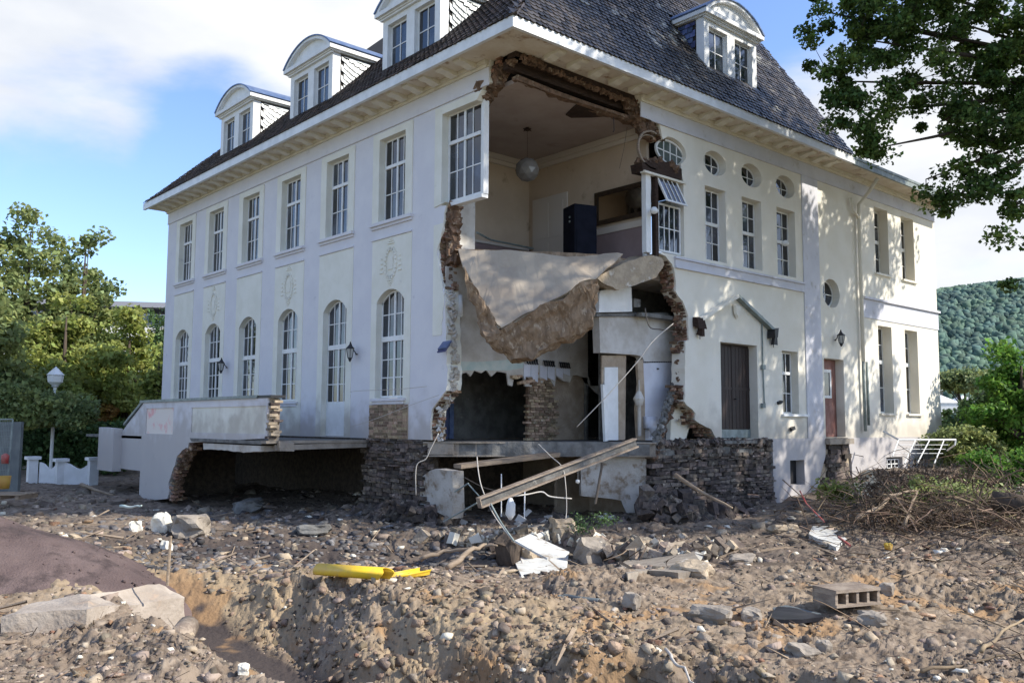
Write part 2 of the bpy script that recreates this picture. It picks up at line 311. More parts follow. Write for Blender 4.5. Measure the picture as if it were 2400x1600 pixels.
def hmac(x,y):
    x=np.asarray(x,float); y=np.asarray(y,float)
    dx=x-CAMP.x; dy=y-CAMP.y; d=dx*FH.x+dy*FH.y; l=dx*RH.x+dy*RH.y
    h=-2.38+.16*fbm(x*.35,y*.35,3)
    h=h+.10*gau(d,l,13.3,-1.5,1.1,4.2)*(.8+.8*vn(l*.9,d*.3+5))
    h=h+.12*gau(d,l,14.2,4.5,1.5,3.0)+.10*gau(d,l,11.3,1.0,1.2,3.0)
    h=h-.42*gau(d,l,18.6,-4.2,2.2,3.2)-.62*gau(d,l,18.9,.8,2.1,4.6)-.25*gau(d,l,16.2,.5,1.5,3)-.15*gau(d,l,26,-8,4,3)
    h=h+.75*sst(0,10,x-9)*sst(-9,-2,y)*(1-sst(3,8,y))
    h=h+.35*gau(d,l,27,13,5,4)
    wob=.25*vn(d*1.5,l*1.5+40)
    sd=segd(d,l,TR)+wob; far=l>np.interp(d,_td,_tl); fade=1-sst(13.0,14.6,d); h=h-.74*fade*np.where(far,1-sst(.60,1.9,sd+.35*vn(d*.8,l*.8+9)),1-sst(.60,1.15,sd))+.04*(1-sst(1.,1.8,sd))*sst(.9,1.1,sd)*(~far)
    q=np.hypot((d-7.6)/1.75,(l-1.3)/2.1)+.30*vn(d*1.1+3,l*1.1)+.12*vn(d*3.1+3,l*3.1); h=h-1.0*(1-sst(.90,1.12,q))
    h=h+.05*gau(d,l,8.6,-5.4,2.2,2.2)
    # ground kept back under the house, up towards the street on the left
    h=h+.35*sst(30,60,d)*sst(-8,-20,l)
    return h,d,l
def hfine(x,y,d,l):
    hm=hmac(x,y)[0]; x=x+1.5*hm; y=y-1.2*hm
    smooth=(1-sst(.50,.85,segd(d,l,TR)))*(1-sst(13,14.4,d)); big=.5+.9*sst(-.15,.25,fbm(x*.6+9,y*.6,3))
    f0=0; bank=sst(.5,1.0,segd(d,l,TR))*(1-sst(1.9,2.8,segd(d,l,TR)))*(d<14); f=.11*fbm(x*1.1,y*1.1,3,.42)*(1+.8*bank)+.07*bank*fbm(x*2.3+3,y*2.3,2,.5)+.050*fbm(x*4.1,y*4.1,4,.62)+.030*fbm(x*13.,y*13.,3,.65)
    cl=.042*(.22-np.abs(fbm(x*5.3+7,y*5.3,4,.6)))+.030*(.22-np.abs(fbm(x*17+7,y*17,3,.6)))
    return (f*(.6+.7*big)+cl*big*1.6)*(1-.8*smooth)-.01
def mound_h(d,l):
    q=np.hypot((d-13.9)/2.4,(l+9.9)/4.35)+.10*vn(d*.9,l*.9); return -2.5+1.62*np.where(q>1.05,(1.06-q)*1.6,1.06-q)+.05*fbm(d*1.2,l*1.2,3)
def gnd(px,py):
    r=ray(px,py); r=r/r.dot(FH); t=4.0
    ds=np.linspace(5,70,2600); X=CAMP.x+r.x*ds; Y=CAMP.y+r.y*ds; Z=CAMP.z+r.z*ds; H,D_,L_=hmac(X,Y); H=H+hfine(X,Y,D_,L_)*.7; H=np.maximum(H,np.where((D_>10.5)&(D_<17)&(L_<-3.7),mound_h(D_,L_),-9)); k=np.argmax(Z<H)
    return Vector((X[k],Y[k],H[k]))
nA,nD=900,760
ang=np.linspace(-44,44,nA); dd=5.0*(75/5.0)**(np.linspace(0,1,nD)**.92)
Dg,Ag=np.meshgrid(dd,np.radians(ang),indexing='ij'); Lg=np.tan(Ag)*Dg
Xg=CAMP.x+FH.x*Dg+RH.x*Lg; Yg=CAMP.y+FH.y*Dg+RH.y*Lg
Hg,_,_=hmac(Xg,Yg); fine=hfine(Xg,Yg,Dg,Lg); Hg=Hg+fine*np.clip(1.25-Dg/60,.2,1)
co3=np.stack([Xg,Yg,Hg],-1).reshape(-1,3)
def gridmesh(name,co3,nr,nc,mat,smooth=True):
    idx=np.arange(nr*nc).reshape(nr,nc); q=np.stack([idx[:-1,:-1],idx[:-1,1:],idx[1:,1:],idx[1:,:-1]],-1).reshape(-1,4)
    me=bpy.data.meshes.new(name); me.vertices.add(len(co3)); me.vertices.foreach_set('co',co3.ravel().astype(np.float32))
    me.loops.add(q.size); me.loops.foreach_set('vertex_index',q.ravel().astype(np.int32)); me.polygons.add(len(q))
    me.polygons.foreach_set('loop_start',np.arange(0,q.size,4,dtype=np.int32)); me.polygons.foreach_set('loop_total',np.full(len(q),4,dtype=np.int32))
    me.update(); me.validate()
    if smooth: me.polygons.foreach_set('use_smooth',[True]*len(me.polygons))
    me.materials.append(M[mat]); o=bpy.data.objects.new(name,me); COL.objects.link(o)
    return o
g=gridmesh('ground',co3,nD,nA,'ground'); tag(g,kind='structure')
ca=g.data.color_attributes.new('soil','FLOAT_COLOR','POINT')
n1=fbm(Xg*.7,Yg*.7,4)
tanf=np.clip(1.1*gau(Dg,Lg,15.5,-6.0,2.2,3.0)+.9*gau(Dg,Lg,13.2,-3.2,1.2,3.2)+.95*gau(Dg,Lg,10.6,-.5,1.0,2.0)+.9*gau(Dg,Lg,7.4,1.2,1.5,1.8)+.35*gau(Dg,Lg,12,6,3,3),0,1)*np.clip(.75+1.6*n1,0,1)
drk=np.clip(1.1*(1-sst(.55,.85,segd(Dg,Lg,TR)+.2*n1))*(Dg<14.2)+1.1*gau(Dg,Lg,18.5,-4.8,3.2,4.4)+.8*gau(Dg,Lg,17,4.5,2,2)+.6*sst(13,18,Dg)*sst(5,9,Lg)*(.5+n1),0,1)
org=np.clip(sst(.18,.36,fbm(Xg*1.3+31,Yg*1.3,4))*.8,0,1)*(Dg<17)
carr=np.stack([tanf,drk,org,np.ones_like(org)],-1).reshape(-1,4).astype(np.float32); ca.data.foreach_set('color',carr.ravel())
# wide ground to the horizon
mb=MB(); mb.add([(-1500,-1500,-3.9),(1500,-1500,-3.9),(1500,1500,-3.9),(-1500,1500,-3.9)],[(0,1,2,3)]); tag(mb.build('far_ground','field'),kind='structure')
# purple aggregate pile on the left
dm=np.linspace(10.2,17.5,130); lm=np.linspace(-14,-3.6,150); Dm,Lm=np.meshgrid(dm,lm,indexing='ij'); Hm=mound_h(Dm,Lm)+.04*fbm(Dm*3,Lm*1.5,3)+.025*fbm(Dm*12,Lm*12,3)
gm=gridmesh('gravel_mound',np.stack([CAMP.x+FH.x*Dm+RH.x*Lm,CAMP.y+FH.y*Dm+RH.y*Lm,Hm],-1).reshape(-1,3),130,150,'mound')
tag(gm,'smooth pile of dark purple-brown aggregate at the left edge','gravel pile')
# ================================================================= VILLA
V=thing('villa','cream and lavender two-storey villa with its near corner torn open by the flood','building',(0,0,-.42))
V.location=(0,0,0)
ZB,ZT=-.42,8.75; T=.46
def pxl(pts,X=0.0): return [tuple(onx(a,b,X))[1:] for a,b in pts]
def pxr(pts,Y=0.0): return [(ony(a,b,Y).x,ony(a,b,Y).z) for a,b in pts]
yc=[5.06+2.91*k for k in range(6)]
# left façade, torn edge read upwards
tornL=pxl([(1010,1029),(1008,1000),(1012,960),(1028,938),(1045,915),(1048,880),(1047,840),(1046,780),(1043,720),(1041,680),(1035,655),(1030,620),(1026,585),(1030,560),(1038,540),(1041,500),(1046,482)])
tornL[0]=(tornL[0][0],ZB); tornL=jag(tornL,.03,.13,3)
topL=jag([(1.55,7.93)]+pxl([(1119,227),(1128,212),(1146,191)])+[(.93,ZT)],.03,.12,5)
outer=tornL+[(2.80,5.5),(2.80,7.93)]+topL+[(21.58,ZT),(21.58,ZB)]
holes=[]
for k,c in enumerate(yc):
    zlo=-.40 if k in (1,3) else .66
    if zlo>0: holes.append(archloop(c-.67,c+.67,zlo,3.28,3.62))
    else: holes.append(archloop(c-.67,c+.67,ZB+.02,3.28,3.62))
    holes.append(rect(c-.64,c+.64,5.53,7.90))
mb=MB(); slab(mb,outer,holes,PL,0,T,0,1)
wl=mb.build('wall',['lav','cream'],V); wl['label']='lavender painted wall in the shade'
# foundation left of the hole and cream panels
mb=MB()
for k,c in enumerate(yc):
    lo=[(c-.97,ZB+.004),(c+.97,ZB+.004),(c+.97,5.04),(c-.97,5.04)]
    if k==0: lo=[(c-.97,.52),(c+.93,.52),(c+.93,5.04),(c-.97,5.04)]
    zb=(.66 if k not in (1,3) else ZB+.02)
    if k in (1,3):
        lo=[(c-.97,ZB+.004),(c-.665,ZB+.004)]+archloop(c-.665,c+.665,ZB,3.28,3.615)[2:][::1]
        ar=archloop(c-.665,c+.665,ZB+.004,3.28,3.615)[2:]      # from right spring to left spring
        lo=[(c+.665,ZB+.004),(c+.97,ZB+.004),(c+.97,5.04),(c-.97,5.04),(c-.97,ZB+.004),(c-.665,ZB+.004)]+ar[::-1]
        slab(mb,lo,[],PL,-.014,.002)
    else: slab(mb,lo,[archloop(c-.665,c+.665,zb+.005,3.28,3.615)],PL,-.014,.21)
    slab(mb,rect(c-.96,c+.96,5.53,8.08),[rect(c-.635,c+.635,5.535,7.895)],PL,-.03,.22)
mb.build('wall_panel','cream',V)
mb=MB()     # surround of the seventh, half torn window
slab(mb,[(2.62,5.56),(3.1,5.5),(3.1,8.08),(1.2,8.08),(1.42,7.88),(2.795,7.88),(2.795,5.56)][::1],[],PL,-.03,.22)
slab(mb,jag([(2.75,2.2),(2.66,3.2),(2.98,4.3),(2.72,5.04)],.03,.14,8)+[(3.12,5.04),(3.12,2.2)],[],PL,-.014,.003)
mb.build('window_surround','cream',V)
mb=MB()     # frieze, cornice moulding, string line
mb.box((-.028,.96,8.16),(.003,21.6,8.58)); mb.box((-.045,.98,8.135),(.003,21.61,8.158))
mb.build('frieze','lav',V)
mb=MB(); mb.box((-.085,.99,8.582),(.004,21.66,8.66)); mb.box((-.13,.98,8.662),(.004,21.7,8.747)); mb.build('cornice','cornice',V)
for k,c in enumerate(yc):   # sills and aprons
    mb=MB(); mb.box((-.11,c-1.0,5.44),(.004,c+1.0,5.525)); mb.box((-.05,c-.97,5.365),(.004,c+.97,5.438)); mb.box((-.045,c-.97,5.05),(.004,c+.97,5.10)); mb.build('window_sill','lav',V)
    if k not in (1,3):
        mb=MB(); mb.box((-.09,c-.8,.585),(.18,c+.8,.655)); mb.box((-.05,c-.74,.50),(.004,c+.74,.582)); mb.build('window_sill','lav',V)
    if k%2==0:               # stucco cartouche between the storeys
        mb=MB()
        for q in range(20):
            a=2*math.pi*q/20; mb.box((-.045,c+.26*math.cos(a)-.05,4.33+.40*math.sin(a)-.05),(-.005,c+.26*math.cos(a)+.05,4.33+.40*math.sin(a)+.05))
        mb.lathe([(0,0)],(0,0,0),3) if 0 else None
        for s_ in (-1,1):
            for q in range(4): mb.box((-.04,c+s_*(.36+.02*q),4.08+q*.13),(-.005,c+s_*(.52-.02*q),4.12+q*.13))
        for q in range(3): mb.box((-.04,c-.16+.05*q,4.86+q*.06),(-.005,c+.16-.05*q,4.89+q*.06)); mb.box((-.04,c-.14+.05*q,3.84-q*.06),(-.005,c+.14-.05*q,3.87-q*.06))
        mb.box((-.035,c-.12,4.15),(-.005,c+.12,4.5)); tag(mb.build('stucco_cartouche','cream',V),kind='stuff')
# patch of bare brick under the sixth window
mb=MB(); mb.box((-.018,4.14,ZB+.005),(.004,5.98,.49)); mb.build('bare_masonry','tanplas',V)
mb=MB()
for q in range(12):
    y=4.16
    while y<5.94:
        L_=random.uniform(.20,.25); zz=ZB+.02+q*.0745; e_=random.uniform(.012,.022)
        mb.box((-.018-e_,y,zz),(.0,min(y+L_-.012,5.97),zz+.063)); y+=L_
tag(mb.build('bricks','tanbrick',V),kind='stuff')
def arch(uc,w,zs,zt): return lambda u: archz(u,uc,w,zs,zt)
def window(P,u0,u1,z0,z1,dep,cols,rows,split=None,mull=True,top=None,panel=0,bar=.028,fr=.055,tr=.09,lean=0,glass='glass',name='window',parent=None,nocurt=False):
    """rows=(list of relative heights above transom, below transom); split=z of transom centre"""
    mb=MB(); th=.05; tp=top or (lambda u:z1)
    def bx(a,b,c,d,e=0): mb.box((a,c,dep-e),(b,d,dep+th),0,P)
    bx(u0,u0+fr,z0,tp(u0+fr*.5)); bx(u1-fr,u1,z0,tp(u1-fr*.5)); bx(u0+fr,u1-fr,z0,z0+fr+panel)
    if top:
        n=10
        for i in range(n):
            a=u0+(u1-u0)*i/n; b=u0+(u1-u0)*(i+1)/n
            za,zb=tp(a),tp(b); vs=[P(a,za-fr,dep),P(b,zb-fr,dep),P(b,zb-.003,dep),P(a,za-.003,dep),P(a,za-fr,dep+th),P(b,zb-fr,dep+th),P(b,zb-.003,dep+th),P(a,za-.003,dep+th)]
            mb.add(vs,[(0,3,2,1),(4,5,6,7),(0,1,5,4),(1,2,6,5),(2,3,7,6),(3,0,4,7)])
    else: bx(u0+fr,u1-fr,z1-fr,z1)
    us=[u0+fr+(u1-u0-2*fr)*i/cols for i in range(cols+1)]
    sp=split; secs=[(z0+fr+panel,(sp-tr/2) if sp else z1-fr,rows[1])]
    if sp: bx(u0+fr,u1-fr,sp-tr/2,sp+tr/2,.03); secs.append((sp+tr/2,z1-fr,rows[0]))
    for i in range(1,cols):
        w=.035 if (mull and cols%2==0 and i==cols//2) else bar/2
        for a,b,_ in secs:
            zt=min(b,tp(us[i])-fr) if b>z1-fr-.01 else b
            bx(us[i]-w,us[i]+w,a,zt,.012 if w>.03 else 0)
    zl=[]
    for a,b,n in secs:
        zs_=[a+(b-a)*j/n for j in range(n+1)]; zl.append(zs_)
        for j in range(1,n): bx(u0+fr,u1-fr,zs_[j]-bar/2,zs_[j]+bar/2,-.006)
    wo=mb.build(name,'white',parent)
    for zs_ in zl:
        for j in range(len(zs_)-1):
            for i in range(cols):
                g_=MB(); a,b=us[i]+.004,us[i+1]-.004; c,d=zs_[j]+.004,zs_[j+1]-.004
                if top and zs_[j+1]>z1-fr-.01:
                    da,db=tp(a)-fr,tp(b)-fr
                    vs=[P(a,c,dep+.02),P(b,c,dep+.02),P(b,db,dep+.02),P(a,da,dep+.02),P(a,c,dep+.03),P(b,c,dep+.03),P(b,db,dep+.03),P(a,da,dep+.03)]
                    if max(da,db)-c<.05: continue
                    g_.add(vs,[(0,3,2,1),(4,5,6,7),(0,1,5,4),(1,2,6,5),(2,3,7,6),(3,0,4,7)])
                else: g_.box((a,c,dep+.02),(b,d,dep+.03),0,P)
                tl=random.uniform(-.004,.004); g_.v=[(x+tl*(q%3-1),y+tl*((q+1)%3-1),z) for q,(x,y,z) in enumerate(g_.v)]
                g_.build('pane',glass,wo)
    return wo
for k,c in enumerate(yc):
    if k==0: wu=window(PL,c-.63,c+.63,5.54,7.89,.16,4,(1,2),split=7.10,parent=V); w0=wu
    else: cp(w0,V,(0,2.91*k,0))
for k,c in enumerate(yc):
    if k in (1,3):
        if k==1: wd=window(PL,c-.66,c+.66,ZB+.03,3.61,.16,4,(2,3),split=2.22,top=arch(c,.66,3.28,3.605),panel=.95,tr=.14,parent=V); wd.name='terrace_door'; w1=wd
        else: cp(w1,V,(0,2.91*2,0))
    else:
        if k==0: w2=window(PL,c-.66,c+.66,.68,3.61,.16,4,(2,3),split=2.28,top=arch(c,.66,3.28,3.605),tr=.14,parent=V)
        else: cp(w2,V,(0,2.91*k,0))
w7=window(PL,1.40,2.79,5.57,7.92,.17,4,(1,2),split=7.12,fr=.07,parent=V); w7['label']='window left hanging at the edge of the hole'
mb=MB(); mb.box((.10,1.34,5.47),(.30,2.86,5.565)); mb.box((.14,1.325,5.57),(.30,1.39,7.93)); mb.build('window_frame','white',V)
# ---- right façade
tornR=pxr([(1680,1031),(1667,1005),(1655,1000),(1640,992),(1629,984),(1630,968),(1622,958),(1610,950),(1604,940),(1605,900),(1606,850),(1606,800),(1615,796),(1613,741),(1600,705),(1583,682),(1583,650),(1580,630),(1560,600),(1548,595)])
tornR[0]=(tornR[0][0],ZB); tornR=jag(tornR,.03,.14,11)
arcR=ell(5.80,7.52,.62,.37,14,-.9,1.9)
outer=tornR+[(5.25,4.60),(6.28,4.62),(6.28,6.74),(6.2,6.95)]+arcR+jag(pxr([(1554,327),(1543,285),(1513,272),(1502,240),(1495,222)])+[(4.4,ZT)],.025,.12,13)+[(22.55,ZT),(22.55,ZB)]
ups=[(7.27,8.28),(9.11,10.15),(11.0,12.08)]
holes=[rect(a,b,4.68,6.82) for a,b in ups]+[ell((a+b)/2+.02,7.56,.55,.36) for a,b in ups]+[ell(14.27,4.40,.56,.49)]
holes+=[rect(7.90,9.75,ZB+.02,2.36),rect(13.65,14.95,ZB+.02,2.2),rect(11.12,12.05,.34,2.30)]
wing=[(17.5,18.55),(19.62,20.68)]
holes+=[rect(a,b,5.5,7.93) for a,b in wing]+[rect(a,b,.44,3.58) for a,b in wing]
mb=MB(); slab(mb,outer,holes,PR,0,T); mb.build('wall','creamR',V)
mb=MB(); mb.box((T,21.1,ZB-2),(22.55,21.58,ZT)); mb.box((22.09,T+.003,ZB-2),(22.55,21.09,ZT)); mb.build('wall','creamR',V)
mb=MB()
mb.box((12.5,-.035,ZB),(13.48,.003,8.14)); mb.build('pilaster','lavR',V)
mb=MB(); mb.box((4.45,-.03,8.16),(22.57,.003,8.57)); mb.box((4.9,-.05,8.13),(22.6,.003,8.157)); mb.build('frieze','lavR',V)
mb=MB(); mb.box((4.42,-.08,8.572),(22.6,.004,8.66)); mb.box((4.42,-.13,8.662),(22.65,.004,8.747)); mb.build('cornice','cornice',V)
mb=MB(); mb.box((5.83,-.045,4.30),(12.48,.003,4.50)); mb.box((5.80,-.10,4.502),(12.49,.003,4.56)); mb.box((5.84,-.07,4.25),(12.48,.003,4.298)); mb.build('string_course','lavR',V)
mb=MB(); mb.box((16.35,-.03,3.78),(22.58,.003,4.44)); mb.box((16.35,-.11,4.442),(22.62,.003,4.52)); mb.build('string_course','lavR',V)
for a,b in ups: window(PR,a+.01,b-.01,4.69,6.81,.24,3,(2,2),split=5.80,mull=False,parent=V,tr=.10)
wR=window(PR,5.27,6.26,4.66,6.0,.10,4,(1,2),mull=False,parent=V); wR['label']='casement window with its top sash sprung out of its frame'
# the tilted top sash of the first upper window
def Ptilt(u,z,d): return (u+.10*(z-5.9)*0,d-.02-(6.78-z)*.42+.02,z)
window(lambda u,z,d:(u-.30*(z-6.78)*.0-.0+(6.74-z)*.22,d-.05-(6.74-z)*.35,z),5.15,6.02,5.98,6.72,.10,4,(1,1),mull=False,parent=V,name='window_sash')
for a,b in ups:
    c=(a+b)/2+.02; mb=MB(); slab(mb,ell(c,7.56,.54,.35),[ell(c,7.56,.475,.29)],PR,.24,.30)
    for u in (-.16,.16): mb.box((c+u-.013,7.30,.25),(c+u+.013,7.82,.29),0,lambda x,y,z:(x,z,y))
    for z in (7.56,): mb.box((c-.48,z-.013,.25),(c+.48,z+.013,.29),0,lambda x,y,z:(x,z,y))
    ov=mb.build('oval_window','white',V)
    for q in range(3):
        for s_ in (0,1):
            g_=MB(); ua=c+(-.49,-.147,.173)[q]; ub=c+(-.173,.147,.49)[q]; za=(7.268,7.573)[s_]; zb=(7.547,7.852)[s_]
            g_.box((ua,za,.262),(ub,zb,.27),0,lambda x,y,z:(x,z,y)); g_.build('pane','glass',ov)
c=14.27; mb=MB(); slab(mb,ell(c,4.40,.55,.48),[ell(c,4.40,.49,.42)],PR,.24,.30); mb.box((c-.015,.25,3.96),(c+.015,.29,4.84)); mb.box((c-.50,.25,4.385),(c+.50,.29,4.415)); ov=mb.build('round_window','white',V)
for a,b in ((-.5,-.016),(.016,.5)):
    for e,f_ in ((3.97,4.384),(4.416,4.83)): g_=MB(); g_.box((c+a,.262,e),(c+b,.27,f_)); g_.build('pane','glass',ov)
# first oval: light frame knocked loose, its old ring still standing in the gap
c=5.80; mb=MB(); P1=lambda u,z,d:(u+.10,d-.04*(u-5.2),z-.10*(u-5.8))
slab(mb,ell(c,7.50,.60,.36),[ell(c,7.50,.545,.305)],P1,.16,.22)
for u in (-.27,0,.27): mb.add([P1(*p) for p in ((c+u-.014,7.17,.17),(c+u+.014,7.17,.17),(c+u+.014,7.82,.17),(c+u-.014,7.82,.17),(c+u-.014,7.17,.2),(c+u+.014,7.17,.2),(c+u+.014,7.82,.2),(c+u-.014,7.82,.2))],[(0,3,2,1),(4,5,6,7),(0,1,5,4),(1,2,6,5),(2,3,7,6),(3,0,4,7)])
mb.add([P1(*p) for p in ((c-.56,7.485,.17),(c+.56,7.485,.17),(c+.56,7.515,.17),(c-.56,7.515,.17),(c-.56,7.485,.2),(c+.56,7.485,.2),(c+.56,7.515,.2),(c-.56,7.515,.2))],[(0,3,2,1),(4,5,6,7),(0,1,5,4),(1,2,6,5),(2,3,7,6),(3,0,4,7)])
ov=mb.build('oval_window','white',V); ov['label']='oval window frame pushed out of the wall'
g_=MB(); slab(g_,ell(c,7.50,.54,.30),[],P1,.185,.19); g_.build('pane','glass2',ov)
mb=MB()
for rr,dd_,w_ in ((.62,.0,.05),(.52,.10,.035)):
    o1=ell(4.98,7.36,rr,rr*.86,20,1.3,4.9); i1=ell(4.98,7.36,rr-w_,(rr-w_)*.86,20,1.3,4.9); slab(mb,o1+i1[::-1],[],PR,dd_,dd_+.05)
mb.build('oval_frame_ring','steel',V)
for a,b in wing:
    window(PR,a+.01,b-.01,5.51,7.92,.34,3,(2,2),split=6.75,mull=False,parent=V,tr=.12); window(PR,a+.01,b-.01,.45,3.57,.34,3,(2,2),split=2.30,mull=False,parent=V,tr=.14)
    for z in (5.42,.36): mb=MB(); mb.box((a-.08,-.09,z),(b+.08,.30,z+.07)); mb.build('window_sill','creamR',V)
mb=MB(); mb.box((11.02,-.10,.26),(12.5-.01,.22,.335)); mb.build('window_sill','white',V)
window(PR,11.13,12.04,.345,2.29,.24,3,(1,2),split=1.62,mull=False,parent=V)
# main door: two leaves with boards and rails
mb=MB(); mb.box((7.91,.30,ZB+.03),(9.74,.36,2.35)); dr=mb.build('door','doorwood',V); dr['label']='dark brown double door above the bare stone'
for i in range(10):
    b_=MB(); a=7.95+i*.18; b_.box((a,.275,ZB+.30),(a+.165,.298,2.28)); b_.build('board','doorwood',dr)
b_=MB(); b_.box((7.92,.262,ZB+.04),(9.73,.298,ZB+.28)); b_.build('kick_plate','lead',dr)
b_=MB(); b_.box((8.815,.262,ZB+.29),(8.845,.274,2.34)); b_.box((7.92,.262,1.02),(9.73,.274,1.10)); b_.build('rail','doorwood',dr)
b_=MB(); b_.tube([(8.93,.27,.75),(8.93,.20,.75),(9.07,.20,.75)],.015); b_.build('handle','iron',dr)
mb=MB(); mb.box((13.66,.30,ZB+.03),(14.94,.36,2.19)); dr=mb.build('door','doorred',V); dr['label']='reddish brown side door with a glazed opening'
b_=MB(); b_.box((13.78,.28,1.0),(14.5,.298,1.75)); b_.build('pane','glass',dr)
b_=MB(); b_.box((13.70,.27,1.76),(14.6,.299,1.86)); b_.box((13.70,.27,.9),(14.6,.299,.99)); b_.box((14.51,.27,.99),(14.6,.299,1.76)); b_.build('glazing_frame','white',dr)
b_=MB(); b_.box((13.85,.27,-.25),(14.75,.299,.65)); b_.build('door_panel','doorred',dr)
# door step slabs
mb=MB(); mb.box((13.5,-.22,-.62),(15.1,-.003,-.44)); mb.build('door_step','conc',V)
mb=MB(); mb.box((7.85,-.14,-.54),(9.85,-.003,-.45)); mb.build('door_step','concd',V); 
# canopy remains over the door
mb=MB(); pk=ony(1727,694,-.10); lft=ony(1642,748,-.10); rgt=ony(1812,775,-.10)
mb.obox((lft+pk)/2,((pk-lft).normalized(),Vector((0,1,0)),(pk-lft).normalized().cross(Vector((0,1,0)))),((pk-lft).length/2,.09,.045))
cn=mb.build('canopy_moulding','creamR',V); cn['label']='left arm of the gable moulding over the door'
mb=MB(); mb.obox((rgt+pk)/2,((rgt-pk).normalized(),Vector((0,1,0)),(rgt-pk).normalized().cross(Vector((0,1,0)))),((rgt-pk).length/2,.09,.045)); mb.build('canopy_moulding','lead',V)
for q,(a,b) in enumerate(((1640,757),(1812,780))):
    mb=MB(); p=ony(a,b,-.12); mb.obox(p,((1,0,0),(0,1,0),(0,0,1)),(.14,.10,.14),jit=.6); mb.obox(p+Vector((.03,-.02,-.22)),((1,0,0),(0,1,0),(0,0,1)),(.07,.07,.12),jit=.5); mb.tube([p,p+Vector((0,0,-.45))],.012); mb.build('canopy_bracket','darkbeam' if q==0 else 'iron',V)
mb=MB(); p=ony(1726,728,-.05); mb.add([tuple(p+Vector(v)) for v in ((-.16,0,.18),(.16,0,.18),(.13,0,-.1),(0,0,-.24),(-.13,0,-.1),(-.12,-.07,.14),(.12,-.07,.14),(.09,-.07,-.08),(0,-.07,-.18),(-.09,-.07,-.08))],[(0,1,6,5),(1,2,7,6),(2,3,8,7),(3,4,9,8),(4,0,5,9),(5,6,7,8,9)]); mb.build('keystone_shield','creamR',V)
mb=MB(); mb.tube([ony(1786,740,-.03),ony(1788,860,-.03),ony(1792,950,-.03)],.022); mb.box((0,0,0),(0,0,0)) if 0 else None
for q in (860,950): p=ony(1789,q,-.06); mb.obox(p,((1,0,0),(0,1,0),(0,0,1)),(.07,.04,.07))
mb.build('conduit','lead',V)
for a,b in ((1828,942),(1857,1005)):
    mb=MB(); p=ony(a,b,-.05); mb.obox(p,((1,0,.3),(0,1,0),(-.3,0,1)),(.10,.05,.05),jit=.8); mb.build('anchor_stub','iron',V)
# downpipe
mb=MB(); mb.tube([(16.35,-.72,8.60),(16.3,-.45,8.2),(16.15,-.12,7.75),(16.12,-.12,7.3),(16.1,-.12,2.2)],.065,8); dp=mb.build('downpipe','creamR',V,True)
mb=MB(); mb.tube([(15.6,-.10,7.9),(15.75,-.1,7.5),(16.1,-.11,7.25)],.05,8); mb.build('pipe_branch','creamR',dp,True)
mb=MB(); mb.tube([(16.1,-.12,2.2),(16.1,-.12,-.2)],.055,8); mb.tube([(16.35,-.12,2.2),(16.35,-.12,.0)],.05,8); mb.build('pipe_shoe','lead',dp,True)
# base of the right façade
mb=MB(); base=[(10.42,ZB-.002),(12.55,ZB-.002),(13.55,ZB-.002),(13.5,-1.0),(13.1,-1.7),(12.7,-2.9),(10.42,-2.9)]
slab(mb,base,[rect(11.36,12.2,-1.85,-1.09)],PR,-.05,T-.05); slab(mb,[(15.0,ZB-.002),(22.6,ZB-.002),(22.6,-2.9),(15.3,-2.9),(15.2,-1.2)],[rect(17.7,18.97,-1.72,-1.13),rect(19.85,21.05,-1.74,-1.19)],PR,-.05,T-.05); mb.build('plinth','lavR',V)
mb=MB(); slab(mb,[(12.7,-2.9),(13.1,-1.7),(13.5,-1.0),(13.6,-.62),(15.25,-.62),(15.3,-2.9)],[],PR,.02,T-.06); mb.build('eroded_plinth','tan',V)
mb=MB(); mb.box((11.37,.24,-1.84),(12.19,.28,-1.10)); mb.build('cellar_hatch','iron',V)
for a,b in ((17.71,18.96),(19.86,21.04)): window(PR,a,b,-1.71,-1.20,.08,4,(1,3),mull=True,fr=.04,bar=.035,name='cellar_window',parent=V)
# ---- eaves: soffit boards, gutter fascia, brackets
mb=MB()
mb.box((-.80,-.80,8.752),(22.9,.30,8.79)); mb.box((-.80,.303,8.752),(.30,22.0,8.79)); mb.build('soffit','soffit',V)
mb=MB(); mb.box((-.90,-.90,8.69),(14.40,-.803,8.95)); mb.build('gutter','fascia',V)
mb=MB(); mb.box((-.90,-.802,8.69),(-.803,22.05,8.95)); mb.build('gutter','fascia',V)
mb=MB(); mb.box((14.405,-.88,8.68),(23.0,-.803,8.86)); mb.box((14.405,-.9,8.863),(23.05,9.0,8.95)); mb.build('wing_roof','lead',V)
def bracket(P,u):
    mb=MB(); pr=[(0,0),(-.52,0),(-.52,-.04),(-.44,-.07),(-.28,-.065),(-.14,-.11),(0,-.12)]
    n=len(pr); vs=[P(u-.13,8.751+z,d-.13) for d,z in pr]+[P(u+.13,8.751+z,d-.13) for d,z in pr]
    mb.add(vs,[tuple(range(n))[::-1],tuple(range(n,2*n))]+[(i,(i+1)%n,n+(i+1)%n,n+i) for i in range(n)]); return mb.build('bracket','cornice',V)
b0=bracket(PL,1.45)
for i in range(1,28): cp(b0,V,(0,.7275*i,0))
b1=bracket(PR,.9)
for i in range(1,18): cp(b1,V,(.76*i,0,0))
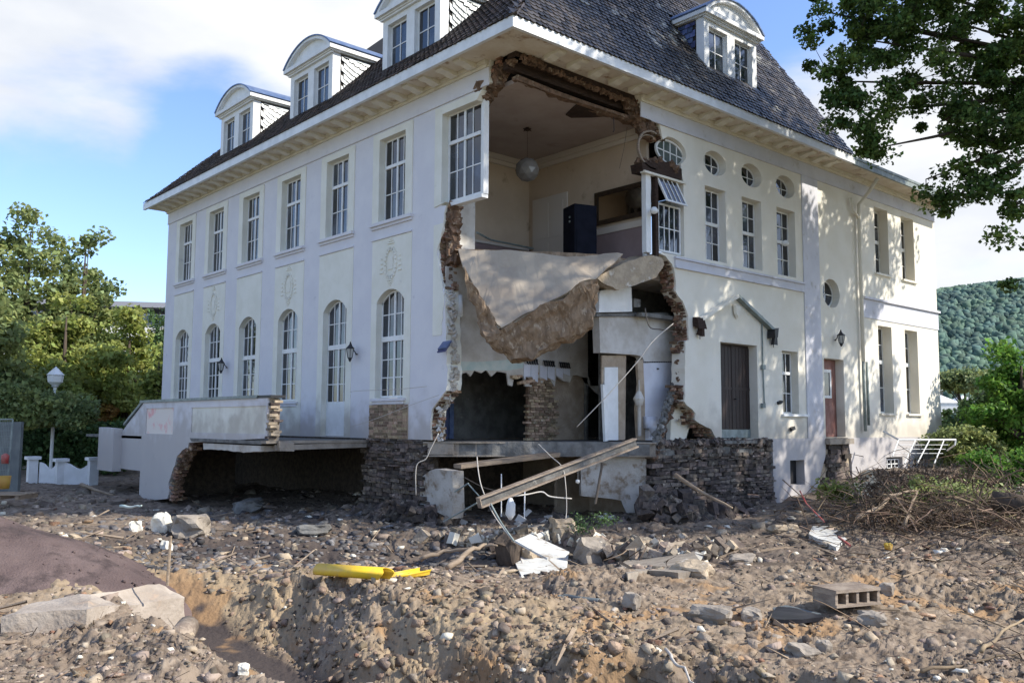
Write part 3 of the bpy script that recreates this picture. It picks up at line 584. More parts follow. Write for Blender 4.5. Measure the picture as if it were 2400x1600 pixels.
# ---- roof
RS=1.5
def east(h):   # x of the east hip at height h above the eave
    pts=[(0,14.38),(2,14.2),(4.2,14.0),(4.9,13.9),(6.3,12.8),(7.5,12.1)]
    for (a,b),(c,d) in zip(pts[:-1],pts[1:]):
        if h<=c: return b+(d-b)*(h-a)/(c-a)
    return 12.1
H7=7.5
mb=MB(); E0=8.955
mb.add([(-.88,-.88,E0),(-.88,22.05,E0),(6.7,14.5,E0+H7),(6.7,4.2,E0+H7)],[(0,1,2,3)])
ef=[(east(h),-.86+h/RS,E0+h) for h in (0,2,4.2,4.9,6.3,7.5)]
mb.add([(-.88,-.88,E0)]+ef+[(6.7,4.2,E0+H7)],[tuple(range(len(ef)+2))])
eb=[(east(h),22.0-h,E0+h) for h in (0,2,4.2,4.9,6.3,7.5)]
mb.add(ef+eb,[(i,i+1,7+i,6+i) for i in range(5)])
mb.add([(6.7,4.2,E0+H7),(12.1,4.15,E0+H7),(12.1,14.5,E0+H7),(6.7,14.5,E0+H7)],[(0,1,2,3)])
mb.add([(-.88,22.05,E0),(14.38,22.05,E0),(12.1,14.5,E0+H7),(6.7,14.5,E0+H7)],[(0,1,2,3)])
mb.build('roof','roofdeck',V,fix=False)
def tile(mb,c,ux,up,nn,w,L,th=.022,lift=.035):
    # a plain tile with a rounded tail, tilted so its tail stands proud
    ux=Vector(ux);up=Vector(up);nn=Vector(nn);c=Vector(c); tail=c+nn*lift; head=c+up*L+nn*.006
    o=[(-w/2,.06,0),(-w/4,.012,0),(0,0,0),(w/4,.012,0),(w/2,.06,0)]
    t=[tail+ux*a+up*b for a,b,_ in o]+[head+ux*w/2,head-ux*w/2]; bt=[p-nn*th for p in t[:5]]
    mb.add(t+bt,[(0,1,2,3,4,5,6),(1,0,7,8),(2,1,8,9),(3,2,9,10),(4,3,10,11)])
upR=Vector((0,1,RS)).normalized(); nR=Vector((0,-RS,1)).normalized()
tl=[]
ex=.17; w=.185
for r in range(int(6.6/ex)):
    s=r*ex; y=-.93+s*upR.y; z=E0-.03+s*upR.z; h=z-E0
    x0=-.9+1.5*(y+.86)*1.0 if h>0 else -.9; x0=max(-.9,-.88+h); x1=east(max(0,h))
    n=int((x1-x0)/w)
    for i in range(n+1):
        x=x0+(i+.5*(r%2)+.25)*w
        if x>x1: continue
        if 7.45<x<10.25 and .15<h+.0 and 1.28<h<3.4+.0*(x): continue
        tl.append((x+random.uniform(-.008,.008),y,z,random.uniform(-.035,.035)))
tl.sort(key=lambda q:(q[0]-CAMP.x)**2+(q[1]-CAMP.y)**2+q[2]**2)
t0=MB(); tile(t0,(0,0,0),(1,0,0),upR,nR,w-.012,.30); t0=t0.build('tile','tileR',V)
first=True
mb=MB()
for q,(x,y,z,a) in enumerate(tl):
    if q<290:
        t=t0 if first else t0.copy()
        if not first: COL.objects.link(t); t.parent=V
        first=False; t.location=(x,y,z); t.rotation_euler=(random.uniform(-.03,.03),a,a*.5)
    else: tile(mb,(x,y,z),Vector((math.cos(a),0,math.sin(a))),upR,nR,w-.012,.30,lift=.03+random.uniform(0,.02))
o=mb.build('roof_tiles','tileR',V,fix=False); o['kind']='stuff'
upL=Vector((1,0,1)).normalized(); nL=Vector((-1,0,1)).normalized(); mb=MB()
dorms=[4.5,10.03,15.55]
for r in range(int(6.0/ex)):
    s=r*ex; x=-.93+s*upL.x; z=E0-.03+s*upL.z; h=max(0,z-E0)
    y0=-.88+h/RS; y1=22.05-h; n=int((y1-y0)/w)
    for i in range(n+1):
        y=y0+(i+.5*(r%2))*w
        if any(abs(y-c)<1.3 for c in dorms) and x>.12: continue
        tile(mb,(x,y,z),(0,-1,0),upL,nL,w-.012,.30,lift=.03+random.uniform(0,.02))
o=mb.build('roof_tiles','tileL',V,fix=False); o['kind']='stuff'
mb=MB()     # hip tiles on the near corner
for i in range(14):
    h=i*.30; c=Vector((-.88+h,-.88+h/RS,E0+h+.03)); d=Vector((1,1/RS,1)).normalized(); mb.obox(c+d*.17,(d,d.cross(Vector((0,0,1))).normalized(),d.cross(d.cross(Vector((0,0,1)))).normalized()),(.19,.10,.03),jit=.2)
mb.build('hip_tiles','tileR',V)
# far roof seen between dormers is part of the same left slope
def dormer(P,uc,zs,d0,slate,slope,label,sgn):
    D=MB(); w=1.36
    D.box((uc-w,zs-.10,d0),(uc+w,zs,d0+.35),0,P)                         # sill beam
    for a,b in ((uc-w,uc-w+.24),(uc-.19,uc+.19),(uc+w-.24,uc+w)): D.box((a,zs+.002,d0+.02),(b,zs+1.33,d0+.30),0,P)
    D.box((uc-w,zs+1.332,d0+.02),(uc+w,zs+1.55,d0+.30),0,P); D.box((uc-w-.04,zs+1.50,d0-.06),(uc+w+.04,zs+1.56,d0+.018),0,P)
    D.box((uc-w,zs+.003,d0+.29),(uc+w,zs+1.33,d0+.33),0,P) if 0 else None
    o=D.build('dormer','white',V); o['label']=label
    c=MB(); c.box((uc-w-.16,zs+1.60,d0-.18),(uc+w+.16,zs+1.72,d0+2.6),0,P); c.box((uc-w-.09,zs+1.555,d0-.10),(uc+w+.09,zs+1.598,d0+2.4),0,P); c.build('dormer_cornice','white',o)
    z0=zs+1.722; rise=.62; W_=w+.16; n=16
    ring=[(uc-W_+2*W_*i/n, archz(uc-W_+2*W_*i/n,uc,W_,z0,z0+rise)) for i in range(n+1)]
    tmp=MB(); pts=ring+[(uc+W_*.98,z0-.002),(uc-W_*.98,z0-.002)]; slab(tmp,[(a,b-.03) if i<=n else (a,b) for i,(a,b) in enumerate(pts)],[],P,d0-.02,d0+.02); tmp.build('dormer_gable','white',o)
    tmp=MB(); inn=[(uc+(a-uc)*.90,z0+(b-z0)*.86) for a,b in ring]; slab(tmp,ring+inn[::-1],[],P,d0-.16,d0-.022); tmp.build('gable_arch','white',o)
    tmp=MB(); out=[(uc+(a-uc)*1.025,b+.035) for a,b in ring]; slab(tmp,out+ring[::-1],[],P,d0-.20,d0+3.2); tmp.build('dormer_roof','zinc',o)
    fl=MB(); fl.box((uc-w-.05,zs-.135,d0-.07),(uc+w+.05,zs-.102,d0+.02),0,P); fl.box((uc-w-.03,zs-.36,d0-.10),(uc+w+.03,zs-.137,d0-.03),0,P) if slate=='slateD' else None
    fl.build('sill_flashing','lead',o)
    for a,b in ((uc-w+.245,uc-.195),(uc+.195,uc+w-.245)):
        window_=window(P,a,b,zs+.01,zs+1.325,d0+.14,2,(1,2),mull=False,parent=None,name='window'); window_.parent=o
        pcs=list(window_.children)
        bm_v=[]; 
        for p_ in pcs: p_.parent=o
    # cheek towards the camera: slates in swooping courses
    ue=uc-w if sgn<0 else uc+w; dt=(1.33)/slope+.25
    ck=MB(); ck.add([P(uu,a,b) for uu in (ue-.0*sgn,ue-.05*sgn) for a,b in ((zs-.05,d0+.30),(zs+1.5,d0+.30),(zs+1.5,d0+.25+1.6/slope+.3),)],[(0,1,2),(5,4,3),(0,2,5,3),(1,0,3,4),(2,1,4,5)]); ck.build('dormer_cheek','roofdeck',o,fix=False)
    ck.box((0,0,0),(0,0,0)) if 0 else None
    sm=MB(); e=sgn
    for r in range(9):
        for q in range(12):
            dd_=d0+.32+q*.19+(r%2)*.09; zz=zs+.02+r*.17
            if slate=='slateSun': zz+=.42*math.exp(-(dd_-d0-.3)/.55)-.10
            lim=zs-.02+(dd_-d0-.25)*slope
            if zz<lim-.12 or zz>zs+1.46: continue
            hh=.21; vs=[]
            for oo,(z_,out_) in enumerate(((zz,.045),(zz+hh,.008))):
                pass
            a=dd_; b=dd_+.18; sk=(-.09 if slate=='slateSun' and r<7 else 0)
            p=[P(ue+e*.045,zz,a),P(ue+e*.045,zz+sk,b),P(ue+e*.008,min(zz+hh,zs+1.5)+sk,b),P(ue+e*.008,min(zz+hh,zs+1.5),a),P(ue+e*.022,zz,a),P(ue+e*.022,zz+sk,b)]
            sm.add(p,[(0,1,2,3),(0,4,5,1)])
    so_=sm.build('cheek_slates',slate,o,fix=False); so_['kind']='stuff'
    return o
for c,lb in zip(dorms,('nearest arched dormer on the left slope','middle arched dormer on the left slope','farthest arched dormer on the left slope')): dormer(PL,c,9.93,.10,'slateSun',1.0,lb,-1)
dormer(PR,8.85,10.40,.08,'slateD',1.5,'arched dormer on the dark right slope',-1)
def hull_slab(name,front,dv,mat,parent=V,rough=.05,sub=3,seed=0):
    bm=bmesh.new(); vs=[bm.verts.new(p) for p in front]; f=bm.faces.new(vs); bmesh.ops.triangulate(bm,faces=[f])
    ext=bmesh.ops.extrude_face_region(bm,geom=bm.faces[:])
    for e_ in ext['geom']:
        if isinstance(e_,bmesh.types.BMVert): e_.co+=Vector(dv)
    bmesh.ops.subdivide_edges(bm,edges=bm.edges[:],cuts=sub,use_grid_fill=True)
    for v_ in bm.verts: v_.co+=rough*mnoise.noise_vector(v_.co*2.3+Vector((seed,0,0)))+rough*.5*mnoise.noise_vector(v_.co*7)
    bmesh.ops.recalc_face_normals(bm,faces=bm.faces); me=bpy.data.meshes.new(name); bm.to_mesh(me); bm.free(); me.materials.append(M[mat]); o=bpy.data.objects.new(name,me); COL.objects.link(o)
    if parent: o.parent=parent
    return o
# ================================================================= TORN EDGES: single bricks
BR=[]   # (size-sorted list of boxes)
def edge_u(poly,z):
    best=None
    for (a,b),(c,d) in zip(poly[:-1],poly[1:]):
        if min(b,d)<=z<=max(b,d) and abs(d-b)>1e-6:
            u=a+(c-a)*(z-b)/(d-b); best=u if best is None else best+(u-best)*.5
    return best
def brick_edge(poly,P,z0,z1,sgn,rag=.16,dlo=.05,dhi=.44,course=.083):
    z=z0; r=0
    while z<z1:
        u=edge_u(poly,z+.04)
        if u is not None:
            nb=2 if r%2 else 3; st=[dlo+(dhi-dlo)*i/nb for i in range(nb+1)]
            for i in range(nb):
                if random.random()<.06: continue
                out=random.uniform(0,rag)*(1.0 if i else .4); L=random.uniform(.16,.26)
                a=u+sgn*out; b=a-sgn*L
                BR.append((P,min(a,b),max(a,b),z+.005,z+course-.008,st[i]+.006,st[i+1]-.006))
        z+=course; r+=1
brick_edge(tornL,PL,3.35,5.45,-1,.16); brick_edge(tornL,PL,ZB,.75,-1,.14)
brick_edge([(1.6,7.95),(1.25,8.1),(.98,8.4),(.62,8.74)],PL,7.95,8.72,-1,.25)
brick_edge(tornR,PR,ZB,1.0,-1,.35); brick_edge(tornR,PR,1.95,4.55,-1,.16)
brick_edge([(5.35,7.75),(5.2,8.1),(4.75,8.3),(4.45,8.74)],PR,7.75,8.72,-1,.32)
def bmesh_brick(P,u0,u1,z0,z1,d0,d1):
    mb=MB(); j=lambda:random.uniform(-.012,.012); tw_=random.uniform(-.12,.12)
    vs=[P(u+j(),z+j()+tw_*(u-u0)*.6,d+j()+tw_*(u-u0)) for z in (z0,z1) for u,d in ((u0,d0),(u1,d0),(u1,d1),(u0,d1))]
    return mb.add(vs,[(0,3,2,1),(4,5,6,7),(0,1,5,4),(1,2,6,5),(2,3,7,6),(3,0,4,7)])
for q,b in enumerate(BR[:]):
    if q<290: bmesh_brick(*b).build('brick','brick',V,fix=False)
rest=MB()
for b in BR[290:]: m_=bmesh_brick(*b); rest.add(m_.v,m_.f)
if rest.v: o=rest.build('bricks','brick',V,fix=False); o['kind']='stuff'
def rubble_blob(name,pts,rad,n,mat,parent,seed=1,flat=(1,1,1),size=(.05,.14)):
    rr=random.Random(seed); mb=MB()
    for _ in range(n):
        i=rr.randrange(len(pts)-1); t=rr.random(); p=Vector(pts[i]).lerp(Vector(pts[i+1]),t)+Vector([rr.gauss(0,rad*.5)*f for f in flat])
        e=Matrix.Rotation(rr.uniform(0,6.3),3,Vector((rr.random(),rr.random(),rr.random())).normalized()); s=[rr.uniform(*size) for _ in range(3)]
        mb.obox(p,(e.col[0],e.col[1],e.col[2]),s,jit=.5)
    o=mb.build(name,mat,parent,fix=False); o['kind']='stuff'; return o
rubble_blob('wall_rubble',[(.25,a-.03,b) for a,b in tornL[::4] if b>3.4],.07,90,'mortar',V,41,(1.6,.8,1),(.015,.05)); rubble_blob('wall_rubble',[(.25,a-.03,b) for a,b in tornL[::4] if b<.8],.07,50,'dwhite',V,43,(1.6,.8,1),(.015,.05)); rubble_blob('wall_rubble',[(.2,a-.02,b) for a,b in tornL[::3] if .7<b<3.6],.07,130,'dwhite',V,44,(1.6,.8,1),(.02,.06))
rubble_blob('wall_rubble',[(a+.02,.25,b) for a,b in tornR[::4] if b<1.1 or b>1.9],.06,120,'mortar',V,42,(.8,1.6,1),(.015,.05))
# core of the torn walls
rubble_blob('wall_rubble',[(.25,1.5,8.0),(.25,1.15,8.3),(.3,.85,8.6)],.12,90,'mortar',V,2)
rubble_blob('wall_rubble',[(5.0,.28,7.9),(4.8,.28,8.2),(4.4,.3,8.6)],.12,90,'mortar',V,3)
rubble_blob('wall_rubble',[(.3,2.7,4.2),(.3,2.8,5.0),(.25,2.6,5.4)],.09,70,'mortar',V,4)
rubble_blob('beam_rubble',[(.3,.15,8.66),(2.4,.22,8.62),(4.4,.22,8.6)],.07,190,'mortar',V,61,(1,.8,.6),(.02,.07))
rubble_blob('beam_rubble',[(.2,.3,8.6),(.25,1.1,8.6)],.07,60,'mortar',V,62,(1,.8,.6),(.02,.07))
# beam and fill behind the eaves where the wall has gone
mb=MB(); mb.box((.10,.12,8.62),(4.5,.42,8.748)); mb.box((.12,.43,8.42),(4.7,.60,8.745)); mb.build('timber_plate','darkbeam',V)
mb=MB(); mb.box((.12,.13,8.62),(.42,1.2,8.747)); mb.build('timber_plate','darkbeam',V)
mb=MB(); fe=jag([(.35,.52),(1.2,.50),(2.0,.58),(3.2,.62),(4.9,.64)],.09,.16,3)+[(4.9,.35),(.35,.35)]; hull_slab('ceiling_edge',[Vector((a_,b_,8.17)) for a_,b_ in fe],(0,0,.10),'mortar',V,.06,2,4)
mb=MB(); slab(mb,[(2.55,.5),(2.9,1.25),(3.15,1.30),(3.55,.9),(3.8,.55)],[],lambda u,v,d:(u,v,d),8.15,8.188); mb.build('bare_lath_patch','darkbeam',V)
mb=MB(); mb.tube([(3.95,.5,8.2),(3.97,.5,7.8),(3.95,.52,7.75)],.012); mb.build('loose_wire','iron',V)
mb=MB(); mb.tube([ony(1470,298,.7),ony(1462,350,.8),ony(1452,395,.8)],.008,4); mb.build('loose_wire','cabled',V)
# lintel under the first oval and posts of the first window
mb=MB(); mb.add([PR(*p) for p in ((4.55,6.70,0),(6.22,6.78,0),(6.22,7.08,0),(5.6,7.16,0),(4.9,7.02,0),(4.50,6.92,0),(4.55,6.70,.4),(6.22,6.78,.4),(6.22,7.08,.4),(5.6,7.16,.4),(4.9,7.02,.4),(4.50,6.92,.4))],[(0,1,2,3,4,5),(11,10,9,8,7,6)]+[(i,(i+1)%6,6+(i+1)%6,6+i) for i in range(6)]); mb.build('timber_lintel','darkbeam',V)
rubble_blob('lintel_rubble',[(4.5,.2,6.95),(5.4,.1,7.1),(6.1,.05,7.05)],.09,60,'mortar',V,9,size=(.03,.08))
mb=MB(); mb.box((4.72,.05,4.55),(4.92,.20,6.72)); mb.box((4.93,.28,4.5),(5.02,.36,6.7)); mb.build('window_post','white',V)
mb=MB(); mb.box((5.08,.02,4.45),(5.20,.16,6.72)); mb.build('window_post','darkbeam',V)
mb=MB(); mb.obox((4.98,.2,5.75),((.12,0,1),(1,0,-.12),(0,1,0)),(.9,.035,.03)); mb.build('loose_batten','white',V)
g_=MB(); g_.box((4.93,.22,4.7),(5.07,.23,6.6)); g_.build('pane','glass2',V)
mb=MB(); mb.box((4.55,-.05,6.66),(6.35,.1,6.72)); mb.build('lintel_board','cornice',V)
for a,b in ((1533,493),(1841,570)):
    mb=MB(); p=ony(a,b,-.15); mb.lathe([(.02,-.10),(.10,-.06),(.12,0),(.06,.08),(0,.1)],p,10); mb.tube([p,p+Vector((.05,.15,.06))],.02); mb.build('outdoor_floodlight','white',V,True)
# ---- upper room
XB,YB=5.27,5.25
def quad(name,pts,mat,parent=V): mb=MB(); mb.add(pts,[tuple(range(len(pts)))]); return mb.build(name,mat,parent,fix=False)
mb=MB(); mb.box((.47,.47,8.19),(XB+.2,YB+.2,8.30)); mb.build('ceiling','ceil',V)
mb=MB(); mb.box((.47,YB,4.42),(XB,YB+.1,8.185)); mb.build('room_wall','roomwall',V)
mb=MB(); mb.box((XB,.47,4.42),(XB+.1,YB+.1,8.186)); mb.build('room_wall','roomwall',V)
mb=MB()
mb.box((.48,YB-.16,8.02),(XB-.002,YB-.002,8.187)); mb.box((.48,YB-.09,7.90),(XB-.003,YB-.003,8.018)); mb.box((XB-.16,.48,8.021),(XB-.004,YB-.165,8.1865)); mb.box((XB-.09,.48,7.901),(XB-.0045,YB-.168,8.0185)); mb.build('crown_moulding','crown',V)
mb=MB(); mb.box((XB-.02,.48,4.44),(XB-.003,3.4,5.42)); mb.box((XB-.02,5.15,4.44),(XB-.003,YB-.03,5.42)); mb.box((.48,YB-.022,4.44),(XB-.03,YB-.004,5.36)); mb.build('dado','dado',V)
mb=MB(); mb.box((XB-.05,.48,5.422),(XB-.002,3.42,5.60)); mb.box((.9,YB-.06,5.37),(XB-.055,YB-.003,5.44)); mb.build('chair_rail','crown',V)
mb=MB(); mb.box((XB-.05,3.52,4.44),(XB-.004,5.03,6.95)); mb.build('room_door','crown',V)
for z0_,z1_ in ((4.6,5.5),(5.65,6.75)):
    for y0_ in (3.68,4.32): b_=MB(); b_.box((XB-.062,y0_,z0_),(XB-.051,y0_+.52,z1_)); b_.build('door_panel','crown',V)
mb=MB(); mb.box((.47,3.06,4.40),(1.30,3.16,8.18)); mb.build('wall_stub','dwhite',V)
mb=MB(); mb.tube([onx(1107,548,1.3)+Vector((0,-.2,0)),ony(1150,562,4.6),ony(1252,583,5.0)],.03,6); mb.build('curtain_rail','lead',V)
# floor slab of the first storey (behind the tear) and ceiling of the ground floor
mb=MB(); fl=jag([(.47,2.35),(1.2,1.85),(2.4,1.05),(3.6,.47)],.06,.25,6)
slab(mb,fl+[(9.5,.47),(9.5,6.5),(.47,6.5)],[],lambda u,v,d:(u,v,d),3.95,4.38,0,1); mb.build('first_floor_slab',['dwhite','slabside'],V)
# sagging floor sheet
p1,p2=onz(1074,583,4.38),onz(1460,596,4.36); p3=onx(1173,765,.35)
nrm=(p2-p1).cross(p3-p1).normalized()
if nrm.z<0: nrm=-nrm
out=[(1074,583),(1120,585),(1180,588),(1253,596),(1330,601),(1400,596),(1460,596),(1440,618),(1418,634),(1396,653),(1362,664),(1336,684),(1290,706),(1250,728),(1212,748),(1176,768),(1165,762),(1150,735),(1130,702),(1122,696),(1108,665),(1094,640),(1085,628)]
top=[onp(a,b,p1,nrm) for a,b in out]
mb=MB(); N_=len(top); mb.add(top,[tuple(range(N_))]); sh=MB(); sh.add(top,[tuple(range(N_))])
bm=bmesh.new(); vs=[bm.verts.new(p) for p in top]; f=bm.faces.new(vs); bmesh.ops.triangulate(bm,faces=[f]); bmesh.ops.subdivide_edges(bm,edges=bm.edges[:],cuts=3,use_grid_fill=True)
for v_ in bm.verts: v_.co+=nrm*(.11*mnoise.noise(v_.co*1.3)+.03*mnoise.noise(v_.co*5)+.05*abs(mnoise.noise(v_.co*2.2+Vector((4,0,0)))))
ext=bmesh.ops.extrude_face_region(bm,geom=bm.faces[:]); 
for e_ in ext['geom']:
    if isinstance(e_,bmesh.types.BMVert): e_.co+=-nrm*.06
bmesh.ops.recalc_face_normals(bm,faces=bm.faces); me=bpy.data.meshes.new('sagging_floor'); bm.to_mesh(me); bm.free(); me.materials.append(M['slab'])
sf=bpy.data.objects.new('sagging_floor',me); COL.objects.link(sf); sf.parent=V; sf['label']='floor screed folded down into the hole'
lowE=[(1087,630),(1108,668),(1130,704),(1165,764),(1176,770),(1212,750),(1250,730),(1290,708),(1336,686),(1362,666),(1396,655),(1393,700),(1392,760),(1345,790),(1290,812),(1262,826),(1232,838),(1206,842),(1170,815),(1140,797),(1126,770),(1112,720),(1096,672)]
fr=[onp(a,b,p3-nrm*.10-Vector((.05,.05,0)),(FH*1.0+Vector((0,0,.45))).normalized()) for a,b in lowE]
o=hull_slab('sagging_floor_fill',fr,FH*.35+Vector((0,0,-.05)),'slabside',V,.13,5); o['label']='brown broken edge of the sagging floor'
# tipped lump of floor at the right
ck=[(1397,652),(1425,634),(1475,612),(1530,598),(1552,603),(1557,622),(1540,650),(1500,664),(1449,680),(1425,668)]
o=hull_slab('floor_fragment',[ony(a,b,-.05+.002*(1560-a)) for a,b in ck],(.15,.7,.10),'tan',V,.04,3,5); o['label']='tipped fragment of floor with pale screed'
# ---- ground floor interior
Y1=2.72
jagb=pxr([(1040,862),(1062,858),(1082,876),(1094,872),(1103,882),(1112,868),(1128,874),(1140,866),(1152,882),(1165,870),(1188,874),(1192,902),(1201,905),(1206,878),(1222,882),(1226,880),(1231,905),(1246,906),(1252,882),(1262,886),(1270,898),(1284,880),(1300,905),(1304,880),(1318,892),(1336,896),(1342,880),(1352,878),(1366,884),(1380,884),(1384,905),(1396,918),(1408,926),(1420,905)],Y1)
mb=MB(); slab(mb,jagb+[(5.27,jagb[-1][1]),(5.27,3.95),(.10,3.95)],[],PR,Y1,Y1+.05); ow=mb.build('tiled_wall','dwhite',V); ow['label']='white interior wall with ragged lower edge'
mb=MB(); a=pxr([(1045,845),(1120,848),(1200,842),(1228,846),(1226,862),(1188,868),(1128,868),(1082,868),(1045,856)],Y1-.012); slab(mb,a,[],PR,Y1-.012,Y1-.002); mb.build('teal_tiles','teal',V)
# white tiles below the hooks, one by one
for i,(a,b,c,d) in enumerate(((1228,1262,852,905),(1266,1301,856,903),(1304,1337,862,890))):
    for j in range(2):
        x0=ony(a+(b-a)*j/2,860,Y1-.02).x; x1=ony(a+(b-a)*(j+1)/2-1,860,Y1-.02).x; z1=ony(a,c,Y1-.02).z; z0=ony(a,d-random.uniform(0,14),Y1-.02).z
        b_=MB(); b_.add([PR(*q) for q in ((x0,z0+.08,Y1-.02),(x1,z0,Y1-.02),(x1,z1,Y1-.02),(x0,z1,Y1-.02),(x0,z0+.08,Y1-.004),(x1,z0,Y1-.004),(x1,z1,Y1-.004),(x0,z1,Y1-.004))],[(0,3,2,1),(4,5,6,7),(0,1,5,4),(1,2,6,5),(2,3,7,6),(3,0,4,7)]); b_.build('wall_tile','tilewhite',V)
mb=MB(); slab(mb,[(3.5,-.45),(5.27,-.45),(5.27,1.9),(3.0,1.9),(3.0,1.3)],[],PR,Y1+.17,Y1+.27); mb.build('bare_wall','tanplas',V)
# brick pier with single bricks
mb=MB(); mb.box((2.98,Y1+.06,-.45),(3.78,Y1+.16,1.4)); mb.build('pier_core','mortar',V)
r=0; z=-.45; TB=[]
while z<1.36:
    x=2.84+.12*random.random()+max(0,(z-.3))*.10+(r%2)*.07; xe=3.95-max(0,(z-.5))*.28
    while x<xe:
        L=random.uniform(.13,.21); b_=MB(); b_.obox((x+L/2,Y1+.08+random.uniform(-.03,.03),z+.034),((1,0,0),(0,1,0),(0,0,1)),(L/2-.008,.07,.030),jit=.3); b_.build('brick','tanbrick',V,fix=False); x+=L
    z+=.074; r+=1
for q in range(10):
    p=ony(1205+q*5,884+random.uniform(-4,14),Y1-.05); b_=MB(); b_.obox(p,((1,0,.1),(0,1,0),(-.1,0,1)),(.09,.06,.035),jit=.4); b_.build('brick','tanbrick',V,fix=False)
# room behind: dark, closed on all sides
mb=MB(); mb.box((.47,YB,-.45),(9.5,YB+.1,3.94)); mb.box((5.28,2.80,-.45),(5.36,YB-.002,3.94)); mb.box((9.42,.47,-.45),(9.5,YB-.002,3.94)); mb.build('back_wall','concd',V)
mb=MB(); mb.box((1.15,YB-.08,-.44),(1.55,YB-.003,1.75)); mb.box((2.15,YB-.08,-.44),(2.30,YB-.003,1.75)); mb.box((1.56,YB-.05,-.44),(2.14,YB-.004,1.7)); mb.build('inner_door','slateD',V)
mb=MB(); fl=jag([(.05,3.55),(.9,2.75),(1.8,1.95),(2.9,1.05),(3.9,.35),(4.9,-.02)],.03,.2,9)
slab(mb,fl+[(9.5,.0),(9.5,6.5),(.05,6.5)],[],lambda u,v,d:(u,v,d),-.83,-.46,0,1); mb.build('ground_floor_slab',['concd','concd'],V)
mb=MB(); a,b=Vector((.02,3.50,-.455)),Vector((4.85,-.06,-.455)); dv=(b-a).normalized(); nv=Vector((dv.y,-dv.x,0)); nv=nv if nv.dot(FH)<0 else -nv
mb.obox((a+b)/2+nv*.06+Vector((0,0,-.20)),(dv,nv,(0,0,1)),((b-a).length/2,.012,.15),jit=0); mb.obox((a+b)/2+nv*.10+Vector((0,0,-.03)),(dv,nv,(0,0,1)),((b-a).length/2,.06,.018)); mb.obox((a+b)/2+nv*.10+Vector((0,0,-.365)),(dv,nv,(0,0,1)),((b-a).length/2,.06,.018))
mb.build('edge_girder','conc',V)
for t0_,t1_ in ((.02,.13),(.45,.62),(.86,.97)):
    mb=MB(); c=a.lerp(b,(t0_+t1_)/2); mb.obox(c+nv*.13+Vector((0,0,-.20)),(dv,nv,(0,0,1)),((b-a).length*(t1_-t0_)/2,.05,.13),jit=.4); mb.build('concrete_remnant','conc' if t0_<.4 else 'concd',V)
# WC side: header wall, box, door frame, tiled wall
Y2=.80
P_=lambda *a:pxr(list(a),Y2)
mb=MB(); slab(mb,P_((1404,738),(1470,736),(1560,742),(1592,762),(1600,800),(1604,842),(1600,848),(1512,850),(1505,835),(1488,831),(1407,826)),[],PR,Y2,Y2+.25); o=mb.build('header_wall','dwhite',V)
mb=MB(); slab(mb,P_((1397,690),(1400,682),(1430,678),(1472,674),(1474,731),(1396,733)),[],PR,Y2-.12,Y2+.5); mb.build('boxed_duct','white',V)
mb=MB(); slab(mb,P_((1395,735),(1560,733),(1575,742),(1395,742)),[],PR,Y2-.06,Y2+.6); mb.build('ceiling_edge','concd',V)
mb=MB(); p=ony(1487,712,Y2); mb.obox(p,((1,0,0),(0,1,0),(0,0,1)),(.12,.1,.1),jit=.3); mb.build('loose_block','concd',V)
mb=MB(); slab(mb,P_((1411,900),(1421,905),(1424,1032),(1417,1034)),[],PR,Y2-.03,Y2+.05); slab(mb,P_((1424,860),(1455,860),(1456,1031),(1424,1031)),[],PR,Y2+.10,Y2+.14); mb.build('door_frame','white',V)
mb=MB(); slab(mb,P_((1456,831),(1478,832),(1476,1031),(1457,1031)),[],PR,Y2+.16,Y2+.20); slab(mb,P_((1420,832),(1455,832),(1455,858),(1420,900)),[],PR,Y2+.14,Y2+.18); mb.build('door_lining','tanplas',V)
mb=MB(); slab(mb,P_((1492,845),(1506,842),(1510,930),(1511,1031),(1494,1031),(1490,960),(1496,900)),[],PR,Y2-.02,Y2+.06); mb.build('broken_jamb','tanplas',V)
mb=MB(); slab(mb,P_((1507,846),(1601,848),(1602,900),(1597,925),(1572,945),(1562,985),(1560,1031),(1507,1031)),[],PR,Y2+.001,Y2+.05); tw=mb.build('tiled_wall','tilewhite',V)
mb=MB()
for i in range(22):
    a=ony(1509+i*4.1,848.5-i*.05,Y2-.012); mb.obox(a,((1,0,0),(0,1,0),(0,0,1)),(.022,.008,.016))
mb.build('dark_trim','iron',tw)
mb=MB(); p=ony(1542,864,Y2-.02); mb.lathe([(0,0),(.035,0),(.035,.035),(0,.035)],(p.x,p.y,p.z-.017),8); mb.build('pipe_stub','iron',tw)
mb=MB(); slab(mb,pxr([(1602,900),(1600,928),(1578,948),(1566,985),(1564,1031),(1600,1031),(1612,990),(1606,940)],.5),[],PR,.40,.55); mb.build('plaster_reveal','cornice',V)
mb=MB(); mb.box((5.0,T+.002,2.9),(9.4,Y2-.13,3.0)); mb.build('void_floor','concd',V)
mb=MB(); mb.box((5.0,2.0,-.44),(9.4,2.06,3.94)); mb.build('passage_wall','concd',V)
